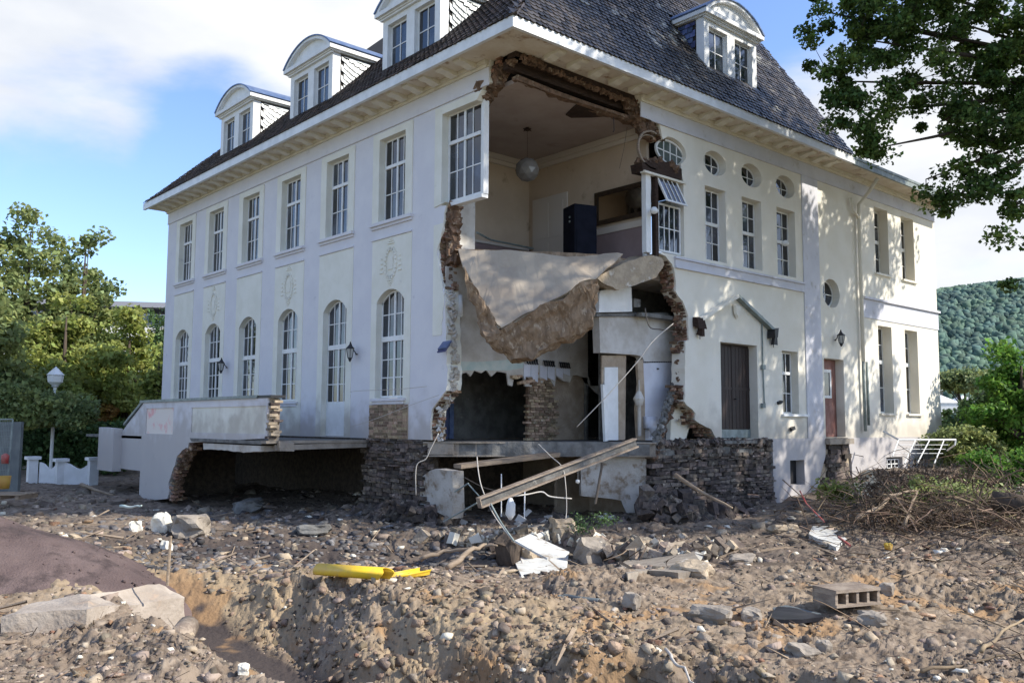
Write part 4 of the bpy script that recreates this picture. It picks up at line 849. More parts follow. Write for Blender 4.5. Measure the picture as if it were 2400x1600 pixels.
# ---- cellar
mb=MB(); slab(mb,pxl([(1012,1102),(1024,1098),(1064,1104),(1066,1190),(1062,1215),(1040,1205),(1020,1195),(1002,1188),(985,1180),(988,1120)],.10),[],PL,.05,.4); mb.build('cellar_wall','cellarw',V)
mb=MB(); cw=[Vector(p) for p in ((3.35,1.15,-.84),(4.75,.15,-.84),(4.75,.15,-2.25),(4.35,.45,-2.3),(4.2,.55,-1.95),(3.35,1.15,-1.85))]
o=hull_slab('cellar_wall',cw,(.2,.25,0),'cellarw',V,.03,3,8)
mb=MB(); mb.box((.5,5.4,-3.6),(6.5,5.5,-.84)); mb.build('cellar_wall','stonegap',V); mb=MB(); mb.box((5.2,.1,-3.6),(5.3,5.4,-.84)); mb.box((3.9,2.6,-3.6),(5.2,2.7,-.84)); mb.build('cellar_wall','tanplas',V)  # back wall takes a dark material to paint in the cellar's darkness
mb=MB(); mb.obox(atd(1190,1078,21.5),(Vector((.95,-.3,.10)).normalized(),(0,0,1),(.3,.95,0)),(1.3,.05,.25),jit=.2); mb.build('broken_ceiling_board','wood',V)
rubble_blob('slab_edge_rubble',[tuple(a+nv*.1),tuple(b+nv*.1)],.08,150,'concd',V,51,(1,1,.8),(.02,.07))
rubble_blob('slab_edge_rubble',[tuple(a+nv*.05+Vector((0,0,-.42))),tuple(b+nv*.05+Vector((0,0,-.42)))],.07,110,'mortar',V,52,(1,1,.8),(.02,.06))
rubble_blob('cellar_debris',[(.9,2.2,-2.75),(2.6,1.6,-2.7),(4.0,.4,-2.6)],.6,240,'stone',V,53,(1,1,.35),(.05,.16))
rubble_blob('cellar_debris',[(.9,2.2,-2.6),(2.6,1.6,-2.6),(4.0,.4,-2.5)],.6,60,'dwhite',V,54,(1,1,.35),(.04,.12))
# ---- exposed rubble foundations
ST=[]
def stones(P,poly,d0,seed,hr=(.05,.12),lr=(.14,.45),dep=.25,bulge=None):
    rr=random.Random(seed); us=[a for a,b in poly]; zs=[b for a,b in poly]; z=min(zs)
    while z<max(zs):
        h=rr.uniform(*hr); u=min(us)-rr.uniform(0,.2)
        while u<max(us):
            L=rr.uniform(*lr); c=(u+L/2,z+h/2); ins=False; n=len(poly)
            for i in range(n):
                (x1,y1),(x2,y2)=poly[i],poly[(i+1)%n]
                if (y1>c[1])!=(y2>c[1]) and c[0]<(x2-x1)*(c[1]-y1)/(y2-y1)+x1: ins=not ins
            if ins:
                pr=rr.uniform(-.02,.10)+(bulge(*c) if bulge else 0); ST.append((P,u+.006,u+L-.006,z+.005,z+h-.005,d0-pr,d0+dep-pr,rr.uniform(-.05,.05)))
            u+=L
        z+=h
stones(PL,[(3.5,ZB-.02),(6.35,ZB-.02),(6.3,-2.6),(3.2,-2.9),(3.55,-1.2)],.03,1)
stones(PR,[(4.75,-.62),(7.4,-.50),(10.4,-.5),(10.42,-2.6),(5.0,-2.9)],.02,2,bulge=lambda u,z:max(0,-.8-z)*.22*(1 if u<8 else .3))
stones(PR,[(13.62,-.64),(15.0,-.64),(15.1,-2.4),(13.4,-2.4)],-.03,3,hr=(.09,.18),lr=(.2,.5))
lo=Vector((5.4,-.9))
ST.sort(key=lambda s:-(s[2]-s[1])*(s[4]-s[3]))
def stone_mb(P,u0,u1,z0,z1,d0,d1,tw):
    mb=MB(); j=lambda s:random.uniform(-s,s); h=(z1-z0)
    vs=[P(u+j(.02),z+j(h*.16)+tw*(u-u0),d+j(.02)) for z in (z0,z1) for u,d in ((u0,d0),(u1,d0),(u1,d1),(u0,d1))]
    return mb.add(vs,[(0,3,2,1),(4,5,6,7),(0,1,5,4),(1,2,6,5),(2,3,7,6),(3,0,4,7)])
for s in ST[:295]: stone_mb(*s).build('stone','stone',V,fix=False)
rest=MB()
for s in ST[295:]: m_=stone_mb(*s); rest.add(m_.v,m_.f)
o=rest.build('stones','stone',V,fix=False); o['kind']='stuff'
mb=MB(); mb.box((.10,3.62,-3.4),(.6,6.30,ZB-.004)); mb.box((2.6,6.31,-3.4),(2.8,21.5,ZB-.006)); mb.box((.0,6.1,ZB-.30),(2.6,21.5,ZB-.01)); slab(mb,[(4.95,-.6),(10.4,ZB-.01),(10.4,-3.4),(4.9,-3.4)],[],PR,.14,.6); mb.build('foundation','stonegap',V)
rubble_blob('foundation_rubble',[(5.0,-.02,-.52),(7.6,-.02,-.50),(10.3,-.02,-.52)],.06,150,'stone',V,24,(1,1,.6),(.03,.10))
rubble_blob('foundation_rubble',[(4.6,-.3,-2.0),(5.3,-.9,-2.5),(6.5,-1.0,-2.5),(7.5,-.6,-2.6)],.55,420,'stone',V,21,(1.2,.7,.55),(.05,.20))
rubble_blob('foundation_rubble',[(-.2,3.4,-2.2),(-.3,4.2,-2.5),(-.5,5.6,-2.6),(.1,2.8,-2.6)],.45,330,'stone',V,22,(.7,1.2,.6),(.05,.16))
rubble_blob('foundation_rubble',[(.1,3.5,-.6),(.15,3.6,-1.0),(.15,5.9,-.55)],.12,60,'stone',V,23,(.6,1.2,.8),(.04,.11))
# ================================================================= TERRACE
TX=-3.0
Te=thing('terrace','lavender terrace wall with cream panels, undermined and broken off beside the villa','terrace')
PT=lambda u,z,d:(TX+d,u,z)
def pxt(pts): return [tuple(onx(a,b,TX))[1:] for a,b in pts]
brk=jag(pxt([(442,1037),(440,1050),(432,1052),(415,1068),(410,1090),(402,1110),(395,1130),(396,1150),(392,1168)]),.03,.12,31)
out=[(6.05,-.40),(6.05,.62)]+[(15.0,.62),(15.0,-2.6)]+brk[::-1]
mb=MB(); slab(mb,out,[rect(12.32,14.66,-.38,.43),rect(6.12,10.92,-.30,.42)],PT,0,.32); mb.build('parapet_wall','lav',Te)
mb=MB(); mb.box((TX+.03,12.30,-.40),(TX+.30,14.68,.45)); o=mb.build('parapet_panel','pink',Te); o['label']='cream panel with faded pink paint marks'
mb=MB(); mb.box((TX+.03,6.10,-.32),(TX+.30,10.94,.44)); mb.build('parapet_panel','cream',Te)
mb=MB(); mb.box((TX-.06,6.6,.622),(TX+.40,15.15,.70)); mb.build('coping','lead',Te)
mb=MB(); mb.box((TX-.02,5.85,.625),(TX+.40,6.595,.69)); mb.build('coping','iron',Te)
mb=MB(); mb.box((TX+.05,6.02,-.46),(TX+.33,6.048,.6)); mb.build('parapet_end','tanplas',Te)
for q in range(14):
    b_=MB(); z=-.38+q*.07; b_.obox((TX+random.uniform(.08,.25),6.0+random.uniform(-.06,.05),z),((1,0,0),(0,1,0),(0,0,1)),(.12,.08,.032),jit=.3); b_.build('brick','tan' if q%3 else 'stone',Te,fix=False)
mb=MB(); mb.box((TX+.02,6.2,-.56),(-.01,21,-.47)); slab(mb,[(6.25,-.56),(10.8,-.56),(10.9,-.47),(6.2,-.47)],[],PT,-.03,.02); mb.build('terrace_slab','concd',Te)
mb=MB(); slab(mb,jag([(6.4,-.74),(7.4,-.80),(8.4,-.76),(10.0,-.78),(10.05,-.60)],.015,.2,4)+[(6.4,-.60)],[],PT,.02,.5); o=mb.build('hanging_slab_edge','dwhite',Te)
mb=MB(); mb.obox((-1.55,6.15,-.50),((1,0,0),(0,1,0),(0,0,1)),(1.48,.14,.035),jit=.1); mb.obox((-1.4,6.10,-.62),((1,0,.02),(0,1,0),(0,0,1)),(1.35,.06,.06),jit=.3); mb.obox((-2.5,6.0,-.6),((1,0,0),(0,1,0),(0,0,1)),(.2,.12,.10),jit=.4); mb.build('broken_slab_edge','conc',Te)
for q in range(26):      # bricks of the broken terrace pier
    t=q/25; u,z=brk[int(t*(len(brk)-1))]
    for j in range(2):
        b_=MB(); b_.obox((TX+.10+.16*j,u-.10-random.uniform(0,.16),z+random.uniform(-.03,.03)),((1,0,0),(0,1,.05),(0,0,1)),(.075,.13,.036),jit=.3); b_.build('brick','brick',Te,fix=False)
rubble_blob('pier_rubble',[(TX+.2,a-.18,b) for a,b in brk[::3]],.10,120,'mortar',Te,33,(.8,.9,.8),(.03,.09))
mb=MB(); mb.box((TX+.33,14.6,-3.2),(.08,14.95,-.57)); mb.build('terrace_end_wall','stonegap',Te)
# stair parapet on the far side
mb=MB(); slab(mb,[(15.01,.60),(15.01,-1.6),(17.6,-1.6),(17.6,-.35),(16.9,-.30),(16.6,-.15)],[],PT,.02,.3); slab(mb,[(17.0,-.24),(18.6,-.20),(18.6,-1.7),(17.0,-1.7)],[],PT,-.25,.05); mb.build('stair_parapet','lav',Te)
mb=MB(); slab(mb,[(15.0,.70),(15.0,.61),(16.7,-.13),(16.7,-.05)],[],PT,-.04,.36); mb.build('stair_coping','lead',Te)
# ================================================================= WALL LANTERNS, ROOM THINGS
def lantern(name,label,p,out,group=None):
    o=out; t=thing(name,label,'lantern',p,group); c=Vector((0,0,0))+Vector(out)*.22
    mb=MB(); mb.tube([(0,0,.0),tuple(Vector(out)*.10+Vector((0,0,.12))),tuple(c+Vector((0,0,.34)))],.014); mb.lathe([(.05,0),(.05,.02)],(0,0,0),8); mb.build('bracket_arm','iron',t)
    mb=MB(); mb.lathe([(.012,.36),(.02,.30),(.04,.26),(.13,.17),(.14,.155),(.125,.15)],c,6); mb.lathe([(.055,-.12),(.05,-.16),(.015,-.21),(0,-.22)],c,6); mb.lathe([(.075,-.10),(.058,-.12)],c,6)
    for q in range(6):
        a=math.pi*2*q/6; mb.tube([(c.x+.122*math.cos(a),c.y+.122*math.sin(a),.155),(c.x+.068*math.cos(a),c.y+.068*math.sin(a),-.11)],.009,4)
    mb.build('lantern_frame','iron',t)
    mb=MB(); mb.lathe([(.110,.15),(.062,-.10)],c,6); mb.build('lantern_pane','lampglass',t,fix=False)
    return t
lantern('wall_lantern','black wall lantern beside the terrace door nearest the torn corner',(-.01,6.70,1.92),(-1,0,0),'black wall lanterns on the villa')
lantern('wall_lantern','black wall lantern above the broken terrace parapet, left of the tall door',(-.01,15.35,1.92),(-1,0,0),'black wall lanterns on the villa')
lantern('wall_lantern','black wall lantern above the reddish side door on the sunlit wall',(14.40,-.01,2.82),(0,-1,0),'black wall lanterns on the villa')
sp=thing('loudspeaker','tall black loudspeaker cabinet standing in the opened upper room','loudspeaker',(3.55,2.75,4.385))
ax=Matrix.Rotation(R(-18),3,'Z'); mb=MB(); mb.obox((0,0,.78),(ax.col[0],ax.col[1],ax.col[2]),(.34,.34,.78)); mb.build('cabinet','speaker',sp)
for a,zz in ((-.06,1.24),(-.06,1.12)): b_=MB(); b_.obox(ax@Vector((-.345,a,zz)),(ax.col[0],ax.col[1],ax.col[2]),(.01,.03,.025)); b_.build('knob','lead',sp)
b_=MB(); b_.obox(ax@Vector((0,-.346,.8)),(ax.col[0],ax.col[1],ax.col[2]),(.29,.008,.66)); b_.build('grille','speaker',sp)
sp.location=atd(1359,600,24.0)-Vector((0,0,.25)); sp.location.z=4.385
mb=MB(); mr=thing('wall_mirror','wide dark framed mirror on the beige wall of the upper room','mirror',(XB-.05,1.45,5.8))
ft=MB(); slab(ft,rect(.45,2.36,5.70,6.66),[rect(.58,2.22,5.82,6.53)],PL,XB-.09,XB-.03); f_=ft.build('frame','gilt',mr); f_.location=-Vector(mr.location)
g_=MB(); g_.box((XB-.07,.59,5.83),(XB-.05,2.21,6.52)); f_=g_.build('mirror_glass','mirror',mr); f_.location=-Vector(mr.location)
pl=thing('pendant_lamp','faceted glass ball lamp hanging from the upper room ceiling','lamp',tuple(onz(1236,300,8.19)))
p0=Vector(pl.location); zb=atd(1237,398,(p0-CAMP).dot(FH)).z-8.19
mb=MB(); mb.lathe([(.02,-.10),(.10,-.06),(.05,0)],(0,0,0),10); mb.tube([(0,0,0),(0,0,zb+.3)],.006,4)
for q in range(4): a=q*1.57; mb.tube([(0,0,-.03),(.15*math.cos(a),.15*math.sin(a),-.06)],.012,4)
mb.build('ceiling_rose','darkbeam',pl)
bm=bmesh.new(); bmesh.ops.create_icosphere(bm,subdivisions=2,radius=.34); bmesh.ops.translate(bm,vec=(0,0,zb),verts=bm.verts); me=bpy.data.meshes.new('glass_ball'); bm.to_mesh(me); bm.free()
bg_=mk('lamp_ball',(.17,.155,.135),None,rough=.25,spec=.6); me.materials.append(bg_); o=bpy.data.objects.new('glass_ball',me); COL.objects.link(o); o.parent=pl
hooks=[]
for i,(a,b,c) in enumerate(((1232,1260,846),(1273,1299,851),(1310,1335,855))):
    p=ony(a,c,Y1-.03); q=ony(b,c+3,Y1-.03)
    t=thing('coat_hook_rail',('coat hook rail on the white wall, nearest the dark opening','middle coat hook rail on the white wall','coat hook rail on the white wall, nearest the header')[i],'coat rack',tuple(p),'rows of coat hooks above the white tiles')
    w=(q-p).length
    for j in range(5):
        mb=MB(); x=w*(j+.3)/5; mb.tube([(x,0,.07),(x-.02,-.06,.05),(x-.03,-.07,-.0),(x+.0,-.05,-.05),(x+.035,-.06,-.07)],.026,5); mb.build('hook','iron',t)
    mb=MB(); mb.box((0,-.012,.01),(w,.02,.035)); mb.build('rail','dwhite',t)
mb=MB(); c=ony(1535,1005,.55); mb.lathe([(.13,-.22),(.12,-.05),(.19,.02),(.20,.05),(.0,.055)],c,14); mb.box((c.x-.22,c.y+.08,c.z+.02),(c.x+.22,c.y+.22,c.z+.34)); tag(mb.build('toilet','tilewhite',None,True),'dusty white toilet against the white tiled wall','toilet')
mb=MB(); c=ony(1498,925,.65); mb.tube([(c.x,c.y,c.z+.4),(c.x,c.y,c.z+.05)],.02,6); mb.tube([c+Vector((0,0,.1)),c+Vector((-.02,0,-.1)),c+Vector((0,0,-.28))],[.05,.15,.09],8); mb.tube([c+Vector((0,0,-.27)),c+Vector((0,0,-1.1))],.05,8); tag(mb.build('hanging_cloth','dwhite'),'grey rag hanging on a white pipe beside the tiled wall','cloth')
mb=MB(); c=onx(1043,812,.0); mb.obox(c+Vector((-.1,-.12,.02)),((.7,.3,.6),(-.3,.95,-.1),(-.6,-.1,.75)),(.17,.13,.02)); mb.obox(c+Vector((-.12,-.10,-.06)),((.7,.3,.6),(-.3,.95,-.1),(-.6,-.1,.75)),(.15,.12,.02)); tag(mb.build('switch_box','slateD'),'dark blue box hanging from cables at the torn left edge','switch box')
mb=MB(); c=onx(1072,720,.5); mb.tube([c+Vector((0,-.12,.30)),c+Vector((0,-.12,-.22))],[.05,.085],10); mb.tube([c+Vector((0,-.12,-.221)),c+Vector((0,-.12,-.26))],.06,10,0); tag(mb.build('drain_pipe_stub','white',None,True),'short white pipe hanging down beside the folded floor','pipe')
# ================================================================= BEAM, CABLES, DEBRIS
def ibeam(name,a,b,h,w,label,mat='steel'):
    a=Vector(a);b=Vector(b);d=(b-a).normalized(); s=d.cross(Vector((0,0,1))).normalized(); u=s.cross(d); L=(b-a).length/2; c=(a+b)/2; mb=MB(); t=.018
    for q in (1,-1): mb.obox(c+u*q*(h/2-t),(d,s,u),(L,w/2,t))
    mb.obox(c,(d,s,u),(L,.014,h/2-2*t),1); mb.obox(c-d*L*.999-u*0,(d,s,u),(.01,w/2,h/2))
    return tag(mb.build(name,[mat,'concd']),label,'beam')
a=atd(1123,1178,18.6); b=atd(1490,1037,20.9); ibeam('steel_girder',a,b,.22,.16,'rusty steel girder leaning from the floor edge down into the cellar')
def cable(name,pts,r,mat,label,cat='cable'):
    mb=MB(); P=[Vector(p) for p in pts]; out=[]
    for i in range(len(P)-1):
        p0=P[max(i-1,0)];p1_=P[i];p2_=P[i+1];p3_=P[min(i+2,len(P)-1)]
        for q in range(6):
            t=q/6; out.append(.5*((2*p1_)+(p2_-p0)*t+(2*p0-5*p1_+4*p2_-p3_)*t*t+(3*p1_-p0-3*p2_+p3_)*t**3))
    out.append(P[-1]); mb.tube(out,r,5); return tag(mb.build(name,mat,None,True),label,cat)
A=atd
cable('cable',[A(1262,1040,20.2),A(1290,1068,20),A(1318,1095,19.8),A(1326,1140,19.6),A(1328,1190,19.5),A(1326,1215,19.4)],.010,'cable','pale cable looping down from the brick pier across the girder')
cable('cable',[A(1352,1000,20.0),A(1420,930,19.8),A(1492,850,19.9),A(1530,800,20),A(1578,758,20.2)],.011,'cable','taut pale cable slanting from the coat hooks up to the torn brick')
cable('cable',[A(1512,722,20.4),A(1522,765,20.3),A(1550,772,20.3),A(1585,778,20.2)],.014,'cabled','dark looped cable under the black void in the corner')
cable('cable',[A(1118,1070,20),A(1122,1110,19.8),A(1132,1150,19.4),A(1160,1210,18.8),A(1205,1270,18.0)],.012,'cable','thin pale cable running past the low end of the girder')
cable('cable',[A(1150,1180,18.5),A(1175,1225,18.2),A(1205,1268,17.9)],.020,'lead','grey twin conduit under the girder end')
cable('cable',[A(1088,1118,20.5),A(1130,1140,19.6),A(1165,1150,19.3)],.010,'cabled','thin dark wire crossing the cellar mouth')
cable('cable',[A(1354,1090,20.4),A(1355,1125,20.3)],.006,'cable','short lamp flex with a white bulb holder below the girder')
cable('cable',[A(1195,1163,19.0),A(1235,1158,19.2),A(1270,1152,19.4),A(1290,1163,19.5),A(1340,1168,19.6)],.016,'dwhite','torn pale lagging strung under the girder')
cable('cable',[A(1028,1015,21),A(1010,1050,21),A(998,1075,21),A(976,1092,21),A(975,1160,21)],.012,'cable','pale wire hanging over the stones left of the cellar')
cable('cable',[A(820,918,23.5),A(850,915,23.2),A(930,912,22.6),A(1000,905,22)],.008,'cable','thin wire strung along the lavender wall')
cable('cable',[A(820,1000,24),A(870,985,23.2),A(960,950,22.4),A(1030,925,21.6)],.007,'cable','thin wire sagging in front of the bare masonry')
for i,(p,q,r_,m_,l_) in enumerate(((A(1040,1222,20),A(1118,1178,19.2),.018,'lead','grey strut rising from the cellar floor to the girder'),(A(1066,1152,20.4),A(1098,1132,20.2),.018,'lead','short grey strut in the cellar mouth'),(A(1096,1132,20.2),A(1123,1162,19.4),.014,'lead','short strut tipped towards the girder end'),(A(1175,1110,20.4),A(1175,1210,20.2),.012,'white','upright of a white metal rack in the cellar'),(A(1230,1150,20.6),A(1229,1215,20.4),.014,'white','second white rack upright in the dark cellar'),(A(1412,1085,20.2),A(1395,1180,20.2),.03,'cabled','dark pipe on the pale cellar wall'))):
    mb=MB(); mb.tube([p,q],r_,6); tag(mb.build('metal_strut',m_),l_,'strut')
mb=MB(); c=A(1354,1128,20.3); mb.lathe([(.0,-.05),(.045,-.02),(.045,.03),(.01,.05)],c,8); tag(mb.build('bulb_holder','white',None,True),'white bulb holder dangling below the girder','lamp holder')
mb=MB(); c=A(1196,1190,20.0); mb.tube([c+Vector((0,0,.22)),c+Vector((.02,0,.08)),c-Vector((0,0,.14)),c-Vector((0,0,.26))],[.04,.10,.11,.03],8); tag(mb.build('plastic_bag','white',None,True),'torn white bag caught on the rack in the cellar','bag')
G=lambda px,py:(gnd(px,py)-CAMP).dot(FH)
def board(name,px4,dd,thick,mat,label,cat,group=None,rough=.01,sub=2,lift=False):
    pts=[atd(a,b,(d if lift else min(d+9,G(a,b))-.22-thick*1.2)) for (a,b),d in zip(px4,dd)]; n=(pts[1]-pts[0]).cross(pts[2]-pts[0]).normalized()
    if n.z>0: n=-n
    o=hull_slab(name,pts,n*thick,mat,None,rough,sub,random.random()*9); return tag(o,label,cat,group)
board('white_door_board',[(1206,1266),(1243,1250),(1334,1292),(1325,1300),(1282,1307)],[16.0,16.6,15.6,15.2,14.9],.035,'board','white board tilted on the rubble below the girder','board',lift=True)
board('white_door_board',[(1208,1318),(1240,1304),(1283,1309),(1332,1300),(1328,1330),(1285,1340),(1222,1348)],[15.9,16.1,15.7,15.9,15.3,15.1,15.2],.05,'board','white board lying flat under the tilted one','board')
board('white_door_board',[(1214,1290),(1232,1305),(1262,1340),(1230,1335)],[16,15.8,15.4,15.5],.05,'dwhite','narrow grey strip crossing the lower white board','board')
def rock(name,px,py,d,s,mat,label,cat='rock',group=None,rough=.35,sq=(1,1,1),lift=False):
    if not lift: hh=s*sq[2]*.45; d=min(d+9,G(px,py+hh*FPX/d)); p=atd(px,py,d-.05)
    else: p=atd(px,py,d)
    bm=bmesh.new(); bmesh.ops.create_icosphere(bm,subdivisions=3,radius=1)
    e=Matrix.Rotation(random.uniform(0,6),3,'Z'); off=Vector((random.random()*20,)*3)
    for v_ in bm.verts:
        c=v_.co.copy(); c=Vector([max(-.72,min(.72,q)) for q in (e@c)]); c+=rough*.8*mnoise.noise_vector(c*1.4+off)+rough*.25*mnoise.noise_vector(c*5+off)
        v_.co=Vector((c.x*s*sq[0],c.y*s*sq[1],c.z*s*sq[2]))
    rt=Matrix.Rotation(random.uniform(0,6),4,'Z')@Matrix.Rotation(random.uniform(-.3,.3),4,'X'); bm.transform(rt)
    me=bpy.data.meshes.new(name); bm.to_mesh(me); bm.free(); me.materials.append(M[mat]); o=bpy.data.objects.new(name,me); COL.objects.link(o); o.location=p
    return tag(o,label,cat,group)
rock('rubble_block',378,1228,17.0,.27,'cornice','pale cream block standing on the sandy bank','block',sq=(1,.8,1.1))
rock('rubble_block',318,1235,16.9,.17,'cornice','small cream block lying left of the standing one','block')
rock('rubble_block',448,1232,18.2,.50,'conc','grey dome-shaped lump behind the cream block','block',sq=(1.15,.9,.62))
rock('rubble_block',390,1278,15.9,.13,'cornice','white splintered block at the top of the sandy bank','block')
rock('rubble_block',580,1185,23.5,.55,'concd','flat grey boulder inside the cavern under the terrace','boulder',sq=(1.2,1,.42))
rock('rubble_block',732,1243,20.5,.42,'concd','grey slab-like block on the dark gravel in front of the cavern','block',sq=(1.2,.8,.40))
if 0: rock('rubble_block',660,1098,26.5,.42,'concd','boulder wedged high at the back of the cavern','boulder',sq=(1.3,.8,.4))
rock('masonry_lump',1318,1243,17.7,.44,'tan','rough tan lump of masonry behind the white boards','masonry lump',sq=(1.1,.8,.8),rough=.5)
rock('masonry_lump',1262,1240,18.2,.42,'conc','greenish grey slab edge leaning on the tan masonry lump','masonry lump',sq=(1.5,.5,.32))
rock('masonry_lump',1390,1292,16.8,.42,'conc','grey pointed lump right of the white boards','masonry lump',sq=(1.1,.9,.8))
rock('masonry_lump',1240,1300,16.2,.20,'tan','small tan lump tucked under the tilted white board','masonry lump')
rock('tree_stump_block',1192,1290,15.8,.40,'bark','dark upright block of roots left of the white boards','root block',sq=(.9,.8,1.1),rough=.4)
board('concrete_slab',[(1448,1318),(1548,1282),(1592,1292),(1622,1290),(1655,1330),(1590,1340),(1520,1336),(1470,1342)],[14.6,16.4,16.3,16.2,14.6,14.2,14.1,14.1],.28,'conc','large pale concrete slab lying on the earth right of centre','slab',rough=.03)
board('concrete_slab',[(1500,1310),(1556,1284),(1568,1298),(1520,1318)],[15.4,16.6,16.3,15.2],.10,'conc','small concrete piece propped on the big slab','slab',rough=.03)
rock('concrete_chunk',1625,1335,14.7,.30,'tan','earthy end block beside the big concrete slab','block',sq=(1.4,.8,.5))
rock('concrete_chunk',1740,1312,15.5,.32,'conc','flat mottled concrete chunk half buried in the earth','chunk',sq=(1.4,1,.4))
rock('concrete_chunk',1665,1436,11.6,.24,'conc','pale concrete chunk with a dark stick below it','chunk',sq=(1.4,.9,.5))
rock('concrete_chunk',1762,1440,11.5,.17,'conc','small pale chunk left of the black plastic','chunk',sq=(1.2,.9,.6))
rock('concrete_chunk',1480,1407,12.2,.13,'conc','small pale chunk near the dark pipe','chunk')
rock('concrete_chunk',2045,1450,11.2,.20,'conc','pale chunk below the perforated brick','chunk',sq=(1,1,.6))
rock('concrete_chunk',1932,1515,9.9,.09,'conc','round pale stone in the lower right earth','stone')
rock('concrete_chunk',1880,1525,9.7,.16,'conc','broad flat stone in the lower right earth','stone',sq=(1.3,1,.5))
rock('concrete_chunk',2078,1380,13.0,.12,'conc','greyish cube stone behind the perforated brick','stone')
rock('concrete_chunk',1838,1240,18.5,.30,'tan','sandy boulder at the foot of the stone foundation','boulder',sq=(1.5,.8,.5))
rock('yellow_stone',570,1568,8.6,.07,'cornice','small yellowish stone at the edge of the trench','stone')
rock('yellow_stone',2082,1280,16.4,.09,'leafyel','yellow ball of foam on the earth at right','foam lump')
# yellow pipe with a broken end
def arcpipe(name,a,b,r,mat,label,t0,t1,th=.012):
    a=Vector(a);b=Vector(b); d=(b-a).normalized(); s=d.cross(Vector((0,0,1))).normalized(); u=s.cross(d); n=18; mb=MB(); vs=[]
    for rr in (r,r-th):
        for p,jj in ((a,0),(b,1)):
            for i in range(n+1): q=t0+(t1-t0)*i/n; vs.append(p+(s*math.cos(q)+u*math.sin(q))*rr+d*(.05*math.sin(q*3) if jj else 0))
    m=n+1; fs=[]
    for i in range(n): fs+= [(i,i+1,m+i+1,m+i),(2*m+i,3*m+i,3*m+i+1,2*m+i+1),(i,2*m+i,2*m+i+1,i+1),(m+i,m+i+1,3*m+i+1,3*m+i)]
    fs+=[(0,m,3*m,2*m),(n,2*m+n,3*m+n,m+n)]
    mb.add(vs,fs); return mb.build(name,mat,None,True)
yp=arcpipe('yellow_pipe',gnd(748,1362)+Vector((0,0,.13)),gnd(905,1366)+Vector((0,0,.09)),.12,'pvc','',-.3,3.6)
tag(yp,'bright yellow plastic pipe lying along the crest of the bank','pipe')
o=arcpipe('yellow_pipe_end',gnd(925,1362)+Vector((0,0,.10)),gnd(1000,1350)+Vector((0,0,.14)),.12,'pvc','',-3.0,-.2); tag(o,'open broken end piece of yellow pipe right of the long pipe','pipe')
# black plastic, perforated brick, dark pipe, kerb, ranging pole
board('black_plastic_panel',[(1800,1442),(1822,1420),(1870,1425),(1932,1440),(1928,1448),(1880,1452),(1815,1450)],[11.2,12.1,11.9,11.6,11.3,11.2,11.1],.05,'black','crumpled black plastic panel with a grey top on the earth','plastic panel',rough=.02)
board('black_plastic_panel',[(1812,1424),(1845,1418),(1925,1436),(1860,1446),(1828,1446)],[11.95,12.2,11.6,11.3,11.4],.02,'tarp','grey sheet lying on the black plastic panel','plastic sheet',rough=.02)
pb=thing('perforated_brick','weathered hollow clay brick with square holes lying in the mud','brick',tuple(gnd(1985,1428))); 
d0=G(1985,1430); e1=(atd(2060,1440,d0-.1)-atd(1925,1430,d0)); 
mb=MB(); ax0=(RH*.93+FH*.37).normalized(); ax1=(-RH*.37+FH*.93).normalized(); hb=(.36,.22,.12)
mb.obox((0,0,.16+hb[2]),(ax0,ax1,(0,0,1)),(hb[0],hb[1],.018)); mb.obox((0,0,.10),(ax0,ax1,(0,0,1)),(hb[0],hb[1],.018)); mb.obox(tuple(ax1*(hb[1]-.015)+Vector((0,0,.19))),(ax0,ax1,(0,0,1)),(hb[0],.015,.09))
for q in (-1,-.5,0,.5,1): mb.obox(tuple(ax0*(q*(hb[0]-.02))+Vector((0,0,.19))),(ax0,ax1,(0,0,1)),(.02,hb[1]-.02,.075))
mb.build('clay_shell','steel',pb)
cable('dark_pipe',[A(1308,1400,12.3),A(1330,1398,12.3),A(1365,1404,12.1),A(1405,1408,12.0)],.045,'tarp','dark grey pipe stub lying on the orange earth','pipe')
board('kerb_slab',[(0,1444),(90,1408),(215,1392),(345,1370),(372,1368),(436,1396),(420,1402),(330,1412),(200,1425)],[10.9,11.2,11.4,12.0,12.1,11.7,11.3,11.0,10.8],.50,'ledge','pale lean concrete ledge at the foot of the purple pile','concrete ledge',rough=.04,sub=4)
mb=MB(); mb.tube([A(392,1372,12.2),A(400,1255,12.3)],.02,6); tag(mb.build('ranging_pole','wood'),'thin pale pole standing upright at the ledge','pole')
mb=MB(); mb.tube([A(418,1500,10.6),A(440,1468,11.6)],.14,12); tag(mb.build('clay_pipe','steel',None,True),'rust-brown clay pipe mouth at the head of the trench','pipe')
# timber and branches
def limb(name,px,r,mat,label,cat='branch',wob=.05,seed=0):
    rr=random.Random(seed or hash(label)&999); pts=[]
    for i,(a,b,d) in enumerate(px): pts.append(atd(a,b,d))
    out=[]
    for p,q in zip(pts[:-1],pts[1:]):
        for t in range(4): out.append(p.lerp(q,t/4)+Vector([rr.uniform(-wob,wob)*(.6 if t else 0) for _ in range(3)]))
    out.append(pts[-1]); n=len(out); mb=MB(); mb.tube(out,[r*(1-.6*i/n) for i in range(n)],6)
    return tag(mb.build(name,mat,None,True),label,cat)
limb('timber_pole',[(1582,1112,21.0),(1640,1150,20.6),(1716,1190,19.8)],.055,'wood','long pale timber pole leaning on the stone foundation','pole',.01)
limb('branch',[(1050,1330,15.0),(1100,1290,15.4),(1135,1275,15.8)],.06,'wood','grey branch lying left of the root block','branch')
limb('branch',[(985,1312,16.5),(1040,1290,16.6),(1105,1285,16.4),(1165,1278,16)],.045,'wood','curved pale branch behind the yellow pipe end','branch')
